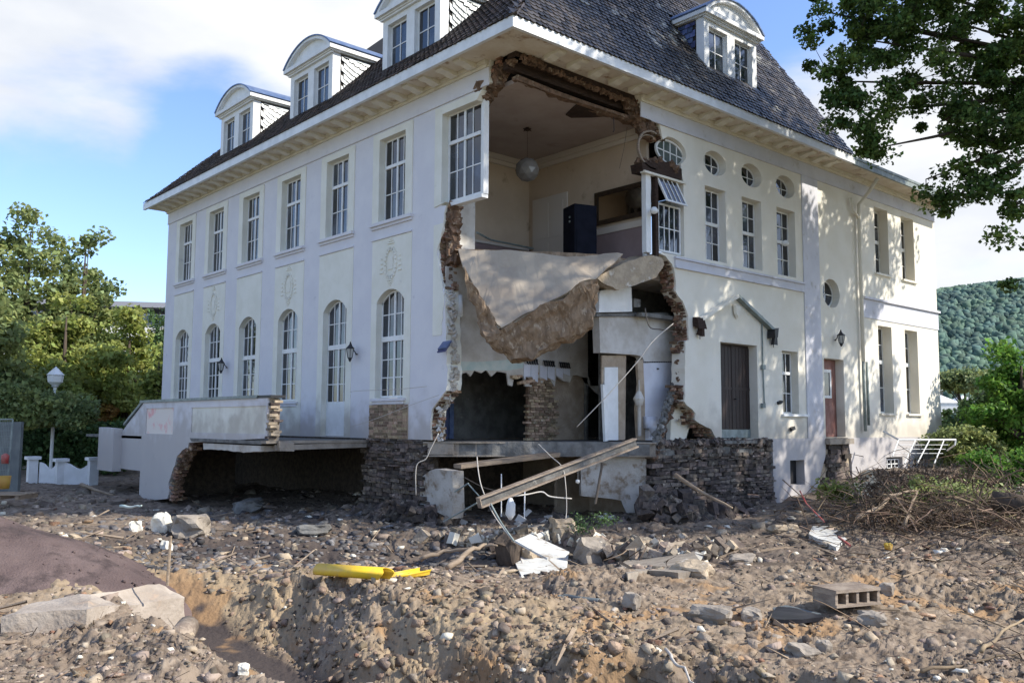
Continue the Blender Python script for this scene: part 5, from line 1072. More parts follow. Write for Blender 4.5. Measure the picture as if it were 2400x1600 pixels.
limb('branch',[(2010,1215,19.5),(2060,1190,20),(2085,1160,20.5),(2148,1150,21)],.06,'wood','forked grey root sticking out of the brush heap','root')
limb('branch',[(2120,1230,19),(2135,1185,20),(2150,1150,20.5)],.045,'wood','curved pale root rising from the brush heap','root')
limb('branch',[(2150,1120,23),(2152,1160,22.8)],.09,'cornice','short pale upright post in the brush heap','post',.005)
limb('branch',[(2120,1158,22.4),(2170,1162,22.4)],.08,'cornice','short pale cross log at the foot of the post','log',.005)
limb('branch',[(2160,1572,8.6),(2280,1550,9.0),(2400,1525,9.3)],.020,'twig','long thin branch in the lower right corner','branch')
limb('branch',[(2300,1525,9.4),(2340,1490,10.0),(2400,1450,10.6)],.026,'twig','branch rising from the mud at the right edge','branch')
limb('branch',[(1560,1520,9.6),(1590,1560,9.0),(1625,1600,8.3)],.02,'cable','thin pale root dangling over the pit edge','root')
limb('branch',[(1880,1150,20.5),(1920,1190,19.5),(1960,1235,18.5)],.03,'red','thin red tube poking out of the rubble by the doorway','tube',cat='tube')if 0 else None
mb=MB(); mb.tube([A(1875,1150,20.8),A(1890,1180,20.2),A(1932,1222,19.2)],.018,6); tag(mb.build('red_tube','red'),'thin bent red tube sticking out of the rubble','tube')
mb=MB(); mb.tube([A(1965,1258,17.9),A(1992,1278,17.3)],.026,6); tag(mb.build('red_tube','red'),'short red tube end beside the grey slatted crate','tube')
board('slatted_crate',[(1895,1250),(1905,1232),(1952,1232),(1985,1262),(1960,1282)],[18.2,18.7,18.6,17.9,17.3],.16,'board','crushed pale slatted crate in the roots','crate')
board('grey_tarpaulin',[(1985,1158),(2010,1118),(2035,1100),(2060,1108),(2090,1140),(2085,1160),(2030,1168)],[24.5,25.5,26,26,25,24.4,24.2],.10,'tarp','dark grey tarpaulin draped over earth against the wing','tarpaulin',rough=.06,sub=3)
board('white_sheet',[(2358,1145),(2375,1135),(2400,1145),(2420,1165),(2400,1168)],[19,20,20,19.5,18.8],.06,'board','white sheet corner at the right edge above a log','sheet')
limb('log',[(2330,1168,19.3),(2400,1185,19),(2440,1190,19)],.16,'bark','thick brown log under the white sheet','log',cat='log')if 0 else None
mb=MB(); mb.tube([A(2325,1172,19.6),A(2460,1192,19.2)],.22,10); tag(mb.build('log','bark',None,True),'thick brown log lying at the right edge','log')
limb('plank',[(190,1135,30),(225,1148,29.5),(265,1160,29)],.07,'wood','old plank on the earth left of the terrace wall','plank',.01)
limb('green_hose',[(282,1185,22),(310,1188,21.8),(332,1184,21.6)],.04,'teal','green plastic tubing under the terrace corner','tubing',.03)
# white handrail lying over the cellar windows of the wing
rl=thing('white_railing','bent white metal railing leaning over the cellar windows','railing',tuple(A(2110,1030,29)))
Lc=Vector(rl.location)
def rt(pts,r): mb=MB(); mb.tube([Vector(p)-Lc for p in pts],r,5); mb.build('rail','white',rl)
rt([A(2070,1010,30),A(2106,1030,29.5),A(2240,1030,30)],.035)
rt([A(2240,1030,30),A(2238,1042,30),A(2220,1055,30.5)],.03); rt([A(2106,1030,29.5),A(2092,1068,28.5)],.02)
for a,b in ((2145,2120),(2178,2150),(2212,2190)): rt([A(a,1032,29.6),A(b,1085,28.6)],.02)
for q in range(3): rt([A(2100-q*3,1042+q*10,29.2),A(2222-q*6,1042+q*10,29.8)],.010)
# ================================================================= LEFT BACKGROUND THINGS
lp=A(126,962,38); lamp=thing('street_lamp','white hexagonal lantern on a white post above the hedge','street lamp',(lp.x,lp.y,-2.3))
hz=A(126,905,38).z+2.3
mb=MB(); mb.tube([(0,0,0),(0,0,hz)],.07,8); mb.lathe([(.09,hz-.05),(.16,hz),(.09,hz+.03)],(0,0,0),8); mb.build('post','white',lamp)
mb=MB(); mb.lathe([(.12,hz+.03),(.30,hz+.18),(.33,hz+.42),(.30,hz+.48)],(0,0,0),6); mb.build('lantern_body','white',lamp)
mb=MB(); mb.lathe([(.37,hz+.48),(.12,hz+.74),(.05,hz+.80),(0,hz+.86)],(0,0,0),6); mb.build('lantern_roof','white',lamp)
p=A(324,915,48); mb=MB(); mb.tube([(p.x,p.y,-2.3),(p.x,p.y,p.z+1.6)],.05,6); mb.tube([(p.x,p.y,p.z+1.5),(p.x+.5,p.y,p.z+1.45)],.04,6); tag(mb.build('slim_post','white'),'slim white post among the trees behind the villa','post')
gw=thing('garden_wall','damaged low white garden wall with capped posts and a wavy top','garden wall',tuple(A(150,1100,34)-Vector((0,0,.3)))); Lg_=Vector(gw.location)
for a,b in ((76,1070),(142,1075),(218,1072)):
    p=A(a,b+25,34)-Lg_; mb=MB(); mb.box((p.x-.16,p.y-.16,-.7),(p.x+.16,p.y+.16,p.z+.30)); mb.box((p.x-.24,p.y-.24,p.z+.302),(p.x+.24,p.y+.24,p.z+.42)); mb.build('post','white',gw)
for (a,b) in ((94,134),(148,210)):
    q0=A(a,1100,34)-Lg_; q1=A(b,1105,34)-Lg_; mb=MB(); n=10; top=[]
    for i in range(n+1):
        t=i/n; p=q0.lerp(q1,t); top.append(p+Vector((0,0,.28-.16*math.sin(math.pi*t)+.06*math.sin(7*t))))
    vs=[]; dv=(q1-q0).normalized().cross(Vector((0,0,1)))*.06
    for s in (-1,1): vs+=[(p+dv*s) for p in top]+[(Vector((p.x,p.y,-.6))+dv*s) for p in top[::-1]]
    m=2*(n+1); mb.add(vs,[tuple(range(m)),tuple(range(m,2*m))[::-1]]+[(i,(i+1)%m,m+(i+1)%m,m+i) for i in range(m)]); mb.build('wall_panel','white',gw)
fc=thing('site_fence','grey wire mesh site fence panel at the left edge','fence',tuple(A(20,1110,27)-Vector((0,0,.3)))); Lf=Vector(fc.location)
def ft_(a,b,r,n='frame_tube'): mb=MB(); mb.tube([Vector(a)-Lf,Vector(b)-Lf],r,6); mb.build(n,'lead',fc)
tA,tB,tC,tD=A(-90,985,27),A(30,982,26.6),A(17,1140,26.6),A(-90,1145,27)
ft_(tA,tB,.025); ft_(tB,tC,.028); ft_(tD,tC,.025)
mb=MB()
for i in range(1,30): t=i/30; mb.tube([tA.lerp(tB,t)-Lf,tD.lerp(tC,t)-Lf],.006,3)
for i in range(1,12): t=i/12; mb.tube([tA.lerp(tD,t)-Lf,tB.lerp(tC,t)-Lf],.006,3)
o=mb.build('mesh_wires','lead',fc); o['kind']='stuff'
mb=MB(); pA,pB=A(-80,990,30),A(50,988,29); mb.add([pA,pB,Vector((pB.x,pB.y,-2.3)),Vector((pA.x,pA.y,-2.3))]+[p_+Vector((.1,.1,0)) for p_ in (pA,pB,Vector((pB.x,pB.y,-2.3)),Vector((pA.x,pA.y,-2.3)))],[(0,1,2,3),(7,6,5,4),(0,4,5,1),(1,5,6,2),(3,2,6,7),(0,3,7,4)]); tag(mb.build('grey_screen','tarp'),'dark grey privacy screen behind the wire fence','screen')
mb=MB(); c=A(12,1075,26.4); mb.lathe([(.0,-.14),(.10,-.14),(.11,.10),(.05,.16),(0,.17)],c,10); tag(mb.build('red_canister','red',None,True),'red canister hanging on the wire fence','canister')
mb=MB(); c=A(8,1128,25.5); mb.lathe([(0,-.20),(.16,-.20),(.20,.16),(.17,.16),(.14,-.15)],c,14); tag(mb.build('yellow_bucket','leafyel',None,True),'dull yellow bucket on the pallet at the left edge','bucket')
pt=thing('wood_pallet','weathered wooden pallet on the earth at the left edge','pallet',tuple(A(20,1168,24.8))); 
for q in range(5): mb=MB(); mb.obox(RH*0+FH*(q*.22-.44)+Vector((0,0,.14)),(RH,FH,(0,0,1)),(.60,.07,.014)); mb.build('deck_board','wood',pt)
for q in (-1,0,1): mb=MB(); mb.obox(RH*q*.5+Vector((0,0,.06)),(RH,FH,(0,0,1)),(.05,.5,.055)); mb.build('bearer','wood',pt)
# flat-roofed building far left
bl=thing('office_block','long pale flat-roofed block glimpsed behind the left trees','building',tuple(A(320,900,120))); Lb=Vector(bl.location)
mb=MB(); c=A(310,780,120)-Lb; e=RH*.98+FH*.2; e.normalize(); f2=Vector((e.y,-e.x,0))
zt=A(310,726,120).z-Lb.z; mb.obox((c.x,c.y,(zt-6)/2-1),(e,f2,(0,0,1)),(16,4,(zt+6)/2)); mb.build('wall','housew',bl)
mb=MB(); mb.obox((c.x,c.y,zt+.2),(e,f2,(0,0,1)),(16.6,4.6,.35)); mb.build('roof','houser',bl)
for q in range(3):
    mb=MB(); mb.obox(Vector((c.x,c.y,zt-1.8-q*3))-f2*(-4.05 if f2.dot(FH)<0 else 4.05),(e,f2,(0,0,1)),(15.2,.08,.7)); mb.build('window_band','glass',bl)
# ================================================================= TREES
def leaves(name,cs,n,size,mat,parent,seed,clump=.55,ncl=60,flat=.8,droop=0):
    """cs: list of ((x,y,z),(rx,ry,rz)) lobes; leaves gather in clumps spread through every lobe"""
    r=np.random.default_rng(seed); vol=np.array([c[1][0]*c[1][1]*c[1][2] for c in cs])**.8; vol/=vol.sum()
    C=np.array([c[0] for c in cs],float); S=np.array([c[1] for c in cs],float)
    li=r.choice(len(cs),ncl,p=vol); u=r.normal(size=(ncl,3)); u/=np.linalg.norm(u,axis=1)[:,None]; rad=(r.random(ncl)**.42)[:,None]
    cc=C[li]+u*rad*S[li]; cr=clump*(.45+1.0*r.random(ncl))
    k=r.integers(0,ncl,n); v=r.normal(size=(n,3)); v/=np.linalg.norm(v,axis=1)[:,None]; p=cc[k]+v*(r.random(n)**.5)[:,None]*cr[k][:,None]*np.array([1.15,1.15,flat])
    nrm=r.normal(size=(n,3))+np.array([0,0,.9]); nrm/=np.linalg.norm(nrm,axis=1)[:,None]
    t=np.cross(nrm,r.normal(size=(n,3))); t/=np.linalg.norm(t,axis=1)[:,None]; b=np.cross(nrm,t)
    s=(size*(.55+.8*r.random(n)))[:,None]; a=p-t*s*.5; c_=p+t*s*.55; bb=p+b*s*.36+nrm*s*.12; d=p-b*s*.36+nrm*s*.12
    V_=np.stack([a,bb,c_,d],1).reshape(-1,3).astype(np.float32); F_=np.arange(4*n,dtype=np.int32)
    me=bpy.data.meshes.new(name); me.vertices.add(4*n); me.vertices.foreach_set('co',V_.ravel()); me.loops.add(4*n); me.loops.foreach_set('vertex_index',F_)
    me.polygons.add(n); me.polygons.foreach_set('loop_start',np.arange(0,4*n,4,dtype=np.int32)); me.polygons.foreach_set('loop_total',np.full(n,4,dtype=np.int32)); me.update(); me.validate()
    me.materials.append(M[mat]); o=bpy.data.objects.new(name,me); COL.objects.link(o)
    if parent: o.parent=parent
    return o,cc
def tree(name,label,base,h,lobes,n,size,mat,seed,clump=.6,ncl=70,tr=.25,group=None,limbs=10,cat='tree'):
    t=thing(name,label,cat,tuple(base),group); B=Vector(base); rr=random.Random(seed)
    o,cc=leaves('crown',lobes,n,size,mat,t,seed,clump,ncl); o.location=-B
    mb=MB(); top=Vector((0,0,h*.55)); mb.tube([(0,0,-.3),(rr.uniform(-.1,.1),rr.uniform(-.1,.1),h*.3),tuple(top),(top.x,top.y,h*.85)],[tr*1.25,tr,tr*.7,tr*.15],8)
    for q in range(limbs):
        c=Vector(cc[rr.randrange(len(cc))])-B; st=Vector((0,0,h*rr.uniform(.25,.6))); mid=st.lerp(c,.5)+Vector((0,0,h*.04)); mb.tube([st,mid,c],[tr*.42,tr*.22,.02],5)
    mb.build('trunk','bark',t,True); return t
# big maple reaching in from the right
tb=Vector((CAMP.x,CAMP.y,0))+FH*22.5+RH*17.3; tb.z=-2.2
lob=[]
def LB(px,py,d,r_,rz=None): p=atd(px,py,d); lob.append(((p.x,p.y,p.z),(r_,r_,rz or r_*.75)))
for a in ((2010,90,22,1.5,1.0),(2120,60,22,1.5,.9),(2235,50,22,1.5,1.0),(2010,260,22,.95,1.3),(1950,190,22,.45,.35),(2040,350,22,.6,.8),(2120,190,22,1.1,.9),(2215,280,22,1.0,.8),(2290,180,22,1.0,.9),(2330,330,21.5,1.2,1.1),(2170,420,22,.7,.35),(2200,478,22,.75,.35),(2300,420,21.5,.8,.7),(2385,480,21,.8,.9),(2420,560,21,.45,.55),(2390,240,21.5,1.2,1.2),(2440,100,21.5,1.6,1.4),(1900,20,22.3,.5,.25),(2100,-60,22.5,1.6,.8),(2300,-90,22.5,2,1.0),(2395,655,21,.45,.40)): LB(*a)
lob2=[((tb.x-2.0,tb.y+1.0,19.3),(4.6,4.6,2.4)),((tb.x+6.5,tb.y+.5,13.5),(4.5,4,4)),((tb.x+8,tb.y-.5,10.5),(3.2,3,2.4)),((tb.x-4.5,tb.y+.5,17.5),(3.5,3.5,2.2)),((tb.x-1.0,tb.y-.5,13.5),(5.2,5.2,4.2)),((tb.x-3,tb.y+2.5,15),(4.2,3.5,2.6)),((tb.x+2,tb.y-3,11),(4.5,4.5,4.0)),((tb.x+3.5,tb.y+.5,13),(4.5,4,4.5)),((tb.x-1.5,tb.y-3,9),(3,3,2.5))]
t=tree('maple_tree','large dark green maple overhanging the right corner of the villa',tb,15,lob2,62000,.22,'leafnear',5,.95,300,.42,limbs=16)
o,cc=leaves('overhanging_boughs',lob,54000,.122,'leafnear',t,6,.33,360); o.location=-tb; 
mb=MB(); rr=random.Random(4)
for c,s in lob[:20]:
    e=Vector(c)-tb; st=Vector((0,0,9.5)); mb.tube([st,st.lerp(e,.45)+Vector((0,0,.9)),st.lerp(e,.8)+Vector((0,0,.3)),e],[.14,.075,.04,.012],5)
for c in cc[::3]:
    e=Vector(c)-tb; k=min(lob,key=lambda q:(Vector(q[0])-Vector(c)).length); st=Vector(k[0])-tb; mb.tube([st,e],[.014,.006],3)
mb.build('limb','bark',t,True)
def bgtree(name,label,px,py,d,w,top,mat,seed,n=9000,size=.3,lobn=7,bot=None,cat='tree',ncl=70,clump=.7):
    p=atd(px,py,d); zt=atd(px,top,d).z; zb=-2.3 if bot is None else atd(px,bot,d).z; rr=random.Random(seed); lb=[]
    W_=w/FPX*d/2
    for q in range(lobn):
        f=(q+.5)/lobn; wz=W_*math.sin(math.pi*(.22+.70*f)); ang_=rr.uniform(0,6.3)
        lb.append(((p.x+math.cos(ang_)*wz*.55,p.y+math.sin(ang_)*wz*.55,zb+(zt-zb)*(.22+.72*f)),(wz*.62,wz*.62,(zt-zb)*.13)))
    lb.append(((p.x,p.y,zb+(zt-zb)*.5),(W_*.7,W_*.7,(zt-zb)*.38)))
    return tree(name,label,(p.x,p.y,-2.4),zt+2.4,lb,n,size,mat,seed,clump,ncl,.18,cat=cat)
bgtree('broadleaf_tree','tall green tree with a loose crown at the left edge',60,760,46,360,450,'leafgrn',11,15000,.27,9,ncl=110,clump=.75)
bgtree('broadleaf_tree','green tree with a blue sky gap beside the tall left one',190,800,47,200,500,'leafgrn',12,9000,.27,8,ncl=80,clump=.65)
bgtree('broadleaf_tree','yellow-green tree spreading behind the street lamp',150,860,42,330,680,'leaffar',13,15000,.24,8,ncl=110,clump=.65)
bgtree('broadleaf_tree','yellow-green tree between the lamp and the villa wall',300,880,44,210,715,'leaffar',14,10000,.24,8,ncl=80,clump=.6)
bgtree('broadleaf_tree','low yellow-green bush tree touching the villa wall',370,915,40,130,800,'leaffar',15,6000,.22,7,clump=.5)
bgtree('broadleaf_tree','dark tree tucked against the far corner of the villa',385,850,52,110,735,'leafdark',16,7000,.25,7,clump=.6)
bgtree('broadleaf_tree','shaded tree at the far left edge behind the screen',-40,880,38,230,640,'leafgrn',17,9000,.25,8)
bgtree('broadleaf_tree','dark understorey tree behind the yellow-green ones',230,930,52,420,780,'leafdark',18,12000,.28,7)
def bush(name,label,px0,px1,ptop,pbot,d,mat,seed,n=6000,size=.16,clump=.35,ncl=60,cat='bush'):
    pa=atd(px0,pbot,d); pb_=atd(px1,pbot,d); zt=atd(px0,ptop,d).z; zb=pa.z; lb=[]; k=max(2,int((pb_-pa).length/max(.6,(zt-zb)*.6)))
    rr=random.Random(seed)
    for i in range(k):
        q=pa.lerp(pb_,(i+.5)/k); hh=(zt-zb)*rr.uniform(.40,.5); lb.append(((q.x,q.y,zb+hh),((pb_-pa).length/k*.75,(zt-zb)*.5,hh)))
    o,cc=leaves(name,lb,n,size,mat,None,seed,clump,ncl); return tag(o,label,cat)
bush('hedge','long dark clipped hedge between the street lamp and the stair',60,300,985,1095,40,'leafdark',21,26000,.20,.5,170,'hedge')
bush('hedge','dense dark green shrub beside the street lamp',20,200,905,1000,37,'leafgrn',22,12000,.19,.5,80,'shrub')
bush('flowering_shrub','yellow and orange shrub behind the hedge',148,268,942,985,42,'leafyel',23,3500,.17,.3,40,'shrub')
# right background: hill, village trees, houses, bushes
def ridge():
    n=140; rows=26; vs=[]
    for j in range(rows):
        f=j/(rows-1)
        for i in range(n):
            px=-2200+i*(6400/(n-1)); top=700+(260 if px<1500 else 0)-28*math.sin(px/420+1.0)-.055*(px-2200)*(px>2200)+.05*abs(px-2200)*(px<2200)*.3
            d=340+260*f; base=-2.6; p=atd(px,800,d); zt=atd(px,top,600).z; h=base+(zt-base)*math.sin(f*math.pi/2)**1.1; h+=3.5*mnoise.noise(Vector((p.x*.012,p.y*.012,3)))
            vs.append((p.x,p.y,h if j else -3))
    return np.array(vs),rows,n
vs,rw,n_=ridge(); o=gridmesh('hills',vs,rw,n_,'forest'); tag(o,kind='structure')
r=np.random.default_rng(8); K=26000; ii=r.integers(0,(rw-1),K); jj=r.integers(90,n_-14,K); fu=r.random(K); fv=r.random(K); G3=vs.reshape(rw,n_,3)
pp=G3[ii,jj]*(1-fu[:,None])*(1-fv[:,None])+G3[ii+1,jj]*fu[:,None]*(1-fv[:,None])+G3[ii,jj+1]*(1-fu[:,None])*fv[:,None]+G3[ii+1,jj+1]*fu[:,None]*fv[:,None]
phi=(1+5**.5)/2; ico=np.array([(-1,phi,0),(1,phi,0),(-1,-phi,0),(1,-phi,0),(0,-1,phi),(0,1,phi),(0,-1,-phi),(0,1,-phi),(phi,0,-1),(phi,0,1),(-phi,0,-1),(-phi,0,1)]); ico/=np.linalg.norm(ico[0])
icf=np.array([(0,11,5),(0,5,1),(0,1,7),(0,7,10),(0,10,11),(1,5,9),(5,11,4),(11,10,2),(10,7,6),(7,1,8),(3,9,4),(3,4,2),(3,2,6),(3,6,8),(3,8,9),(4,9,5),(2,4,11),(6,2,10),(8,6,7),(9,8,1)])
def blobs(name,P,S,mat,seed=1,jit=.35,sq=1.25):
    r=np.random.default_rng(seed); n=len(P); v=ico[None]*(1+jit*(r.random((n,12,1))-.5)*2)*S[:,None,None]*np.array([1,1,sq]); v=v+P[:,None]; f=icf[None]+(np.arange(n)*12)[:,None,None]
    me=bpy.data.meshes.new(name); v=v.reshape(-1,3).astype(np.float32); f=f.reshape(-1,3).astype(np.int32); me.vertices.add(len(v)); me.vertices.foreach_set('co',v.ravel()); me.loops.add(f.size); me.loops.foreach_set('vertex_index',f.ravel())
    me.polygons.add(len(f)); me.polygons.foreach_set('loop_start',np.arange(0,f.size,3,dtype=np.int32)); me.polygons.foreach_set('loop_total',np.full(len(f),3,dtype=np.int32)); me.update(); me.validate(); me.polygons.foreach_set('use_smooth',[True]*len(me.polygons)); me.materials.append(M[mat])
    o=bpy.data.objects.new(name,me); COL.objects.link(o); return o
o=blobs('hill_forest',pp+np.array([0,0,1.5]),1.0+1.9*r.random(K)**1.5,'forest',2,.30,1.3); tag(o,'distant wooded hillside beyond the right end of the villa','forest',kind='stuff')
for i,(a,b,w_,h_,l_) in enumerate(((2190,905,26,34,'pale house low on the left of the wooded hillside'),(2345,882,18,20,'small white house among trees at the foot of the hill'))):
    d=150; t=thing('village_house',l_,'house',tuple(atd(a,b,d))); mb=MB(); W2=w_/FPX*d/2; H2=h_/FPX*d; mb.obox((0,0,-3),(RH,FH,(0,0,1)),(W2,W2,3+0*H2)); mb.build('wall','housew',t)
    mb=MB(); vs_=[RH*s*W2*1.1+FH*q*W2*1.1 for q in (-1,1) for s in (-1,1)]+[FH*q*W2*1.1+Vector((0,0,H2*.6)) for q in (-1,1)]; mb.add(vs_,[(0,1,4),(3,2,5),(0,4,5,2),(1,3,5,4),(0,2,3,1)]); mb.build('roof','houser',t)
    for s in (-.5,.5): mb=MB(); mb.obox(RH*s*W2-FH*(W2+.05)+Vector((0,0,-1.4)),(RH,FH,(0,0,1)),(.45,.05,.6)); mb.build('window','glass',t)
t=thing('market_tent','long white tent roof behind the right bushes','tent',tuple(atd(2255,945,95))); 
for q in range(3):
    mb=MB(); c=RH*(q*2.3-2.3); mb.add([c+RH*-1.15+FH*-2,c+RH*1.15+FH*-2,c+RH*1.15+FH*2,c+RH*-1.15+FH*2,c+Vector((0,0,.9))],[(0,1,4),(1,2,4),(2,3,4),(3,0,4),(3,2,1,0)]); mb.obox(c+Vector((0,0,-.5)),(RH,FH,(0,0,1)),(1.12,1.9,.48)); mb.build('tent_bay','white',t)
bgtree('broadleaf_tree','bright fresh green tree at the right edge behind the bushes',2400,1000,34,250,790,'leaffresh',31,10000,.20,7,clump=.5)
bgtree('broadleaf_tree','grey-green round tree in front of the distant hill',2260,900,80,130,868,'leafgrn',32,6000,.35,5,bot=925,clump=.7)
bgtree('broadleaf_tree','grey-green tree beside the white tent',2330,930,70,120,872,'leafgrn',33,6000,.32,5,bot=955,clump=.7)
bush('bush','dark evergreen bush right behind the corner of the wing',2195,2300,945,1075,38,'leafdark',34,9000,.17,.4,80)
bush('bush','large dark bush mass at the right edge',2270,2460,900,1080,36,'leafdark',35,15000,.19,.5,120)
bush('bush','mid green bush in front of the dark ones',2200,2330,1000,1085,33,'leafgrn',36,8000,.14,.35,80)
bush('bush','fresh yellow-green weeds on top of the brush heap',2270,2440,1050,1140,26,'leaffresh',37,7000,.11,.3,90)
bush('bush','olive tuft of grass in the middle of the brush',2130,2340,1120,1225,21.5,'leafgrn',38,7500,.09,.3,60)
bush('bush','small olive plant beside the stone pier under the side door',1925,2010,1120,1180,24,'leaffar',39,1600,.09,.25,30)
bush('bush','green moss and weeds growing in the cellar mouth',1345,1440,1195,1245,20.2,'leafdark',40,700,.05,.15,30)
bush('bush','dead russet leaves heaped on the roots at right',2050,2260,1095,1180,23,'twig',41,6000,.07,.35,90)
# ================================================================= RUBBLE, STICKS
def scatter(name,P,S,mat,seed,flat=.6):
    r=np.random.default_rng(seed); n=len(P); cube=np.array([(x,y,z) for z in (-1,1) for x,y in ((-1,-1),(1,-1),(1,1),(-1,1))],float)*.5
    v=cube[None]+(r.random((n,8,3))-.5)*.5; v[:,4:,:2]*=(.55+.4*r.random((n,1,1))); v*=S[:,None,None]*np.stack([.8+.8*r.random(n),.7+.5*r.random(n),flat*(.5+.9*r.random(n))],-1)[:,None]
    a=r.random(n)*6.28; b=(r.random(n)-.5)*1.1; ca_,sa_=np.cos(a),np.sin(a); cb,sb=np.cos(b),np.sin(b)
    y=v[...,1]*cb[:,None]-v[...,2]*sb[:,None]; z=v[...,1]*sb[:,None]+v[...,2]*cb[:,None]; x=v[...,0]
    v=np.stack([x*ca_[:,None]-y*sa_[:,None],x*sa_[:,None]+y*ca_[:,None],z],-1)+P[:,None]
    fc_=np.array([(0,3,2,1),(4,5,6,7),(0,1,5,4),(1,2,6,5),(2,3,7,6),(3,0,4,7)]); f=(fc_[None]+(np.arange(n)*8)[:,None,None]).reshape(-1,4).astype(np.int32)
    me=bpy.data.meshes.new(name); v=v.reshape(-1,3).astype(np.float32); me.vertices.add(len(v)); me.vertices.foreach_set('co',v.ravel()); me.loops.add(f.size); me.loops.foreach_set('vertex_index',f.ravel())
    me.polygons.add(len(f)); me.polygons.foreach_set('loop_start',np.arange(0,f.size,4,dtype=np.int32)); me.polygons.foreach_set('loop_total',np.full(len(f),4,dtype=np.int32)); me.update(); me.validate(); me.materials.append(M[mat])
    o=bpy.data.objects.new(name,me); COL.objects.link(o); return o
def gpts(n,seed,drange=(6,45),lfun=None,power=1.0):
    r=np.random.default_rng(seed); u=r.random(n); d=1/((1/drange[0])*(1-u)+(1/drange[1])*u); l=(r.random(n)*2-1)*.64*d
    if lfun is not None: k=lfun(d,l,r); d,l=d[k],l[k]
    x=CAMP.x+FH.x*d+RH.x*l; y=CAMP.y+FH.y*d+RH.y*l; h,_,_=hmac(x,y); h=h+hfine(x,y,d,l)*np.clip(1.25-d/60,.2,1); return np.stack([x,y,h],-1),d,l,r
notr=lambda d,l,r:(segd(d,l,TR)>.60)&~((mound_h(d,l)>hmac(CAMP.x+FH.x*d+RH.x*l,CAMP.y+FH.y*d+RH.y*l)[0])&(d>10.5)&(d<17.3)&(l<-3.7))
P3,d,l,r=gpts(24000,51,(6.2,34),lambda d,l,r:notr(d,l,r)&(r.random(len(d))<np.clip(.40+2.2*fbm(d*.8,l*.8,3),.05,1))&(r.random(len(d))>.9*np.exp(-((d-18)/3.)**2-((l+4.2)/4.)**2)))
S=(.008+.0028*d)*(.5+.9*r.random(len(d))**2.5); o=scatter('rubble_gravel',P3,S,'rocks',61); tag(o,'loose stones and clods spread over the dug-up earth','gravel',kind='stuff')
P3,d,l,r=gpts(5200,52,(7,32),lambda d,l,r:notr(d,l,r)&((r.random(len(d))<.25)|(d>14)&(r.random(len(d))<.8)))
S=(.03+.0065*d)*(.5+1.0*r.random(len(d))**2); o=scatter('rubble_stones',P3,S,'rocks',62,.55); tag(o,'fist-sized rubble stones lying over the earth and the pit','rubble',kind='stuff')
P3,d,l,r=gpts(9000,53,(14.5,30),lambda d,l,r:(np.exp(-((d-19)/4.5)**2-((l+4.2)/4.2)**2)>r.random(len(d))*.9))
S=(.05+.004*d)*(.4+.9*r.random(len(d))); o=scatter('slate_gravel',P3,S,'darkrocks',63,.45); tag(o,'dark slate gravel slope in front of the undermined terrace','gravel',kind='stuff')
def sticks(name,P,Lm,rad,mat,seed,label,tilt=.35,curv=.25):
    r=np.random.default_rng(seed); mb_v=[];mb_f=[]; n=len(P)
    for i in range(n):
        a=r.random()*6.28; b=r.normal()*tilt; L=Lm*(.3+1.2*r.random()**1.6); d_=np.array([math.cos(a)*math.cos(b),math.sin(a)*math.cos(b),math.sin(b)]); s=np.array([-math.sin(a),math.cos(a),0]); u=np.cross(d_,s); bend=(s*r.normal()+u*abs(r.normal())*.5)*curv*L; k=len(mb_v); R_=rad*(.5+r.random())
        for q,(t,rr_) in enumerate(((-.5,1),(-.15,.85),(.2,.6),(.5,.2))):
            c=P[i]+d_*t*L+bend*(.25-t*t)
            for m in range(3): w_=2.09*m; mb_v.append(tuple(c+(s*math.cos(w_)+u*math.sin(w_))*R_*rr_))
        for q in range(3):
            for m in range(3): mb_f.append((k+q*3+m,k+q*3+(m+1)%3,k+q*3+3+(m+1)%3,k+q*3+3+m))
    me=bpy.data.meshes.new(name); me.from_pydata(mb_v,[],mb_f); me.materials.append(M[mat]); o=bpy.data.objects.new(name,me); COL.objects.link(o); return tag(o,label,'brushwood',kind='stuff')
P3,d,l,r=gpts(3600,54,(9,30),lambda d,l,r:(np.exp(-((d-18.5)/5.0)**2-((l-9.2)/3.6)**2)>r.random(len(d))*.85)); sticks('brushwood',P3+np.array([0,0,.05])+np.abs(r.normal(size=(len(P3),1)))*np.array([0,0,.10]),.75,.009,'twig',71,'tangled roots and twigs washed up on the right side')
c0=atd(2190,1190,20.5); P4=np.array(c0)+np.random.default_rng(5).normal(size=(1300,3))*np.array([1.2,1.2,.24])+np.array([0,0,-.1]); sticks('brush_heap',P4,1.0,.012,'twig',72,'heap of dead branches in front of the wing',.5)
c0=atd(2230,1130,24); P4=np.array(c0)+np.random.default_rng(6).normal(size=(500,3))*np.array([1.2,1.2,.22]); sticks('brush_heap',P4,1.1,.012,'twig',73,'second heap of branches against the cellar windows',.6)
P3,d,l,r=gpts(1500,55,(6.5,16),notr); sticks('fine_roots',P3+np.array([0,0,.02]),.30,.004,'twig',74,'fine loose roots scattered on the foreground soil',.3)

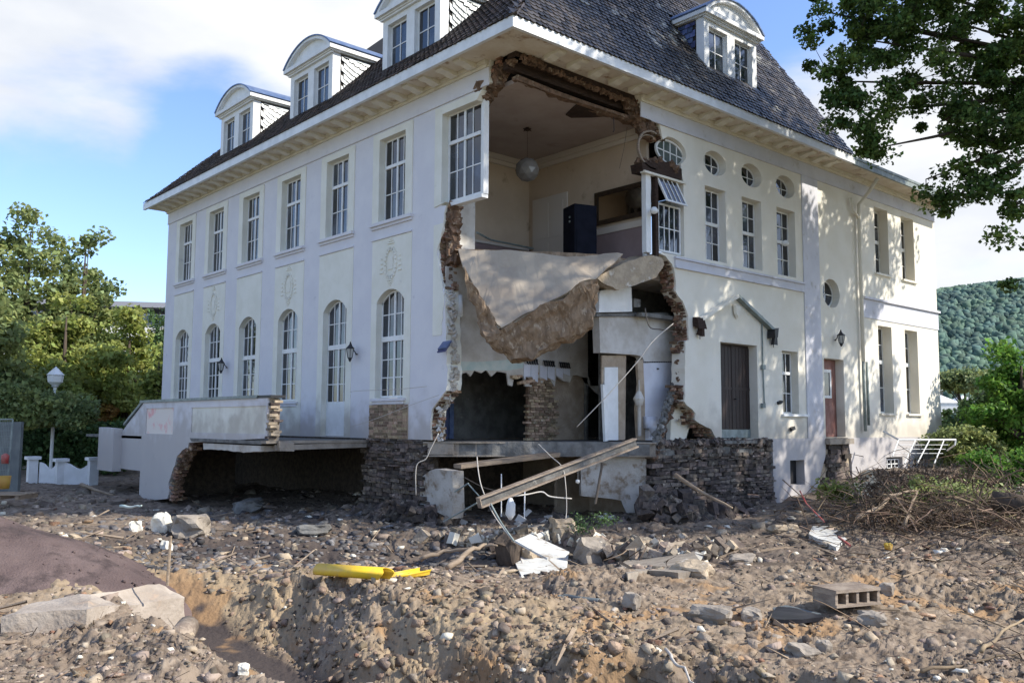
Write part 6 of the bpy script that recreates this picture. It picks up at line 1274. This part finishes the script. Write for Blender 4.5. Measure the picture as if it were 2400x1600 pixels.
for nm,mt,n_,sd_,lb_,sz in (('brick_fragments','brick',420,81,'broken red-brown brick pieces in the rubble',.07),('plaster_fragments','cornice',260,82,'pale plaster crumbs lying over the rubble',.035),('tan_fragments','tan',420,83,'sandy stone flakes lying over the earth',.07)):
    P3,d,l,r=gpts(n_,sd_,(8,30),lambda d,l,r:notr(d,l,r)&((d>14.5)|(r.random(len(d))<.35))); o=scatter(nm,P3+np.array([0,0,.02]),(sz+.004*d)*(.4+1.1*r.random(len(d))**2),mt,sd_+10,.5); tag(o,lb_,'rubble',kind='stuff')
P3,d,l,r=gpts(5200,84,(9,18),lambda d,l,r:(mound_h(d,l)>hmac(CAMP.x+FH.x*d+RH.x*l,CAMP.y+FH.y*d+RH.y*l)[0]-.05)&(l<-3.6)&(d<16)&(r.random(len(d))<.22+.8*(mound_h(d,l)<-2.05)))
P3[:,2]=mound_h(d,l); o=scatter('aggregate_stones',P3,.012+.035*r.random(len(d))**3,'mound',95,.7); tag(o,'loose stones lying on the purple pile','gravel',kind='stuff')
P3,d,l,r=gpts(420,85,(9,27),lambda d,l,r:notr(d,l,r)&((d>14.5)|(r.random(len(d))<.2))); sticks('splintered_battens',P3+np.array([0,0,.04]),.8,.022,'wood',96,'splintered battens and laths in the rubble',.25,.02)

for nm,mt,n_,sd_,sz,lb_ in (('masonry_rubble','rocks',300,101,(.05,.17),'heaped masonry rubble below the cellar mouth'),('pale_rubble','cornice',120,102,(.04,.13),'pale broken masonry pieces below the cellar mouth'),('tan_rubble','tan',140,103,(.05,.16),'sandy masonry pieces below the cellar mouth')):
    pts=[gnd(a,b)+Vector((0,0,.05)) for a,b in ((1050,1262),(1130,1270),(1240,1262),(1340,1262),(1430,1290),(1520,1300),(1620,1310),(1700,1290))]
    o=rubble_blob(nm,pts,.42,n_,mt,None,sd_,(1,1,.22),sz); tag(o,lb_,'rubble')

P3,d,l,r=gpts(9000,111,(8,15),lambda d,l,r:(segd(d,l,TR)>.7)&(segd(d,l,TR)<3.0)&(l>np.interp(d,_td,_tl))); o=scatter('bank_clods',P3,.025+.085*r.random(len(d))**3,'clod',112,.8); tag(o,'earth clods clinging to the trench bank','clods',kind='stuff')
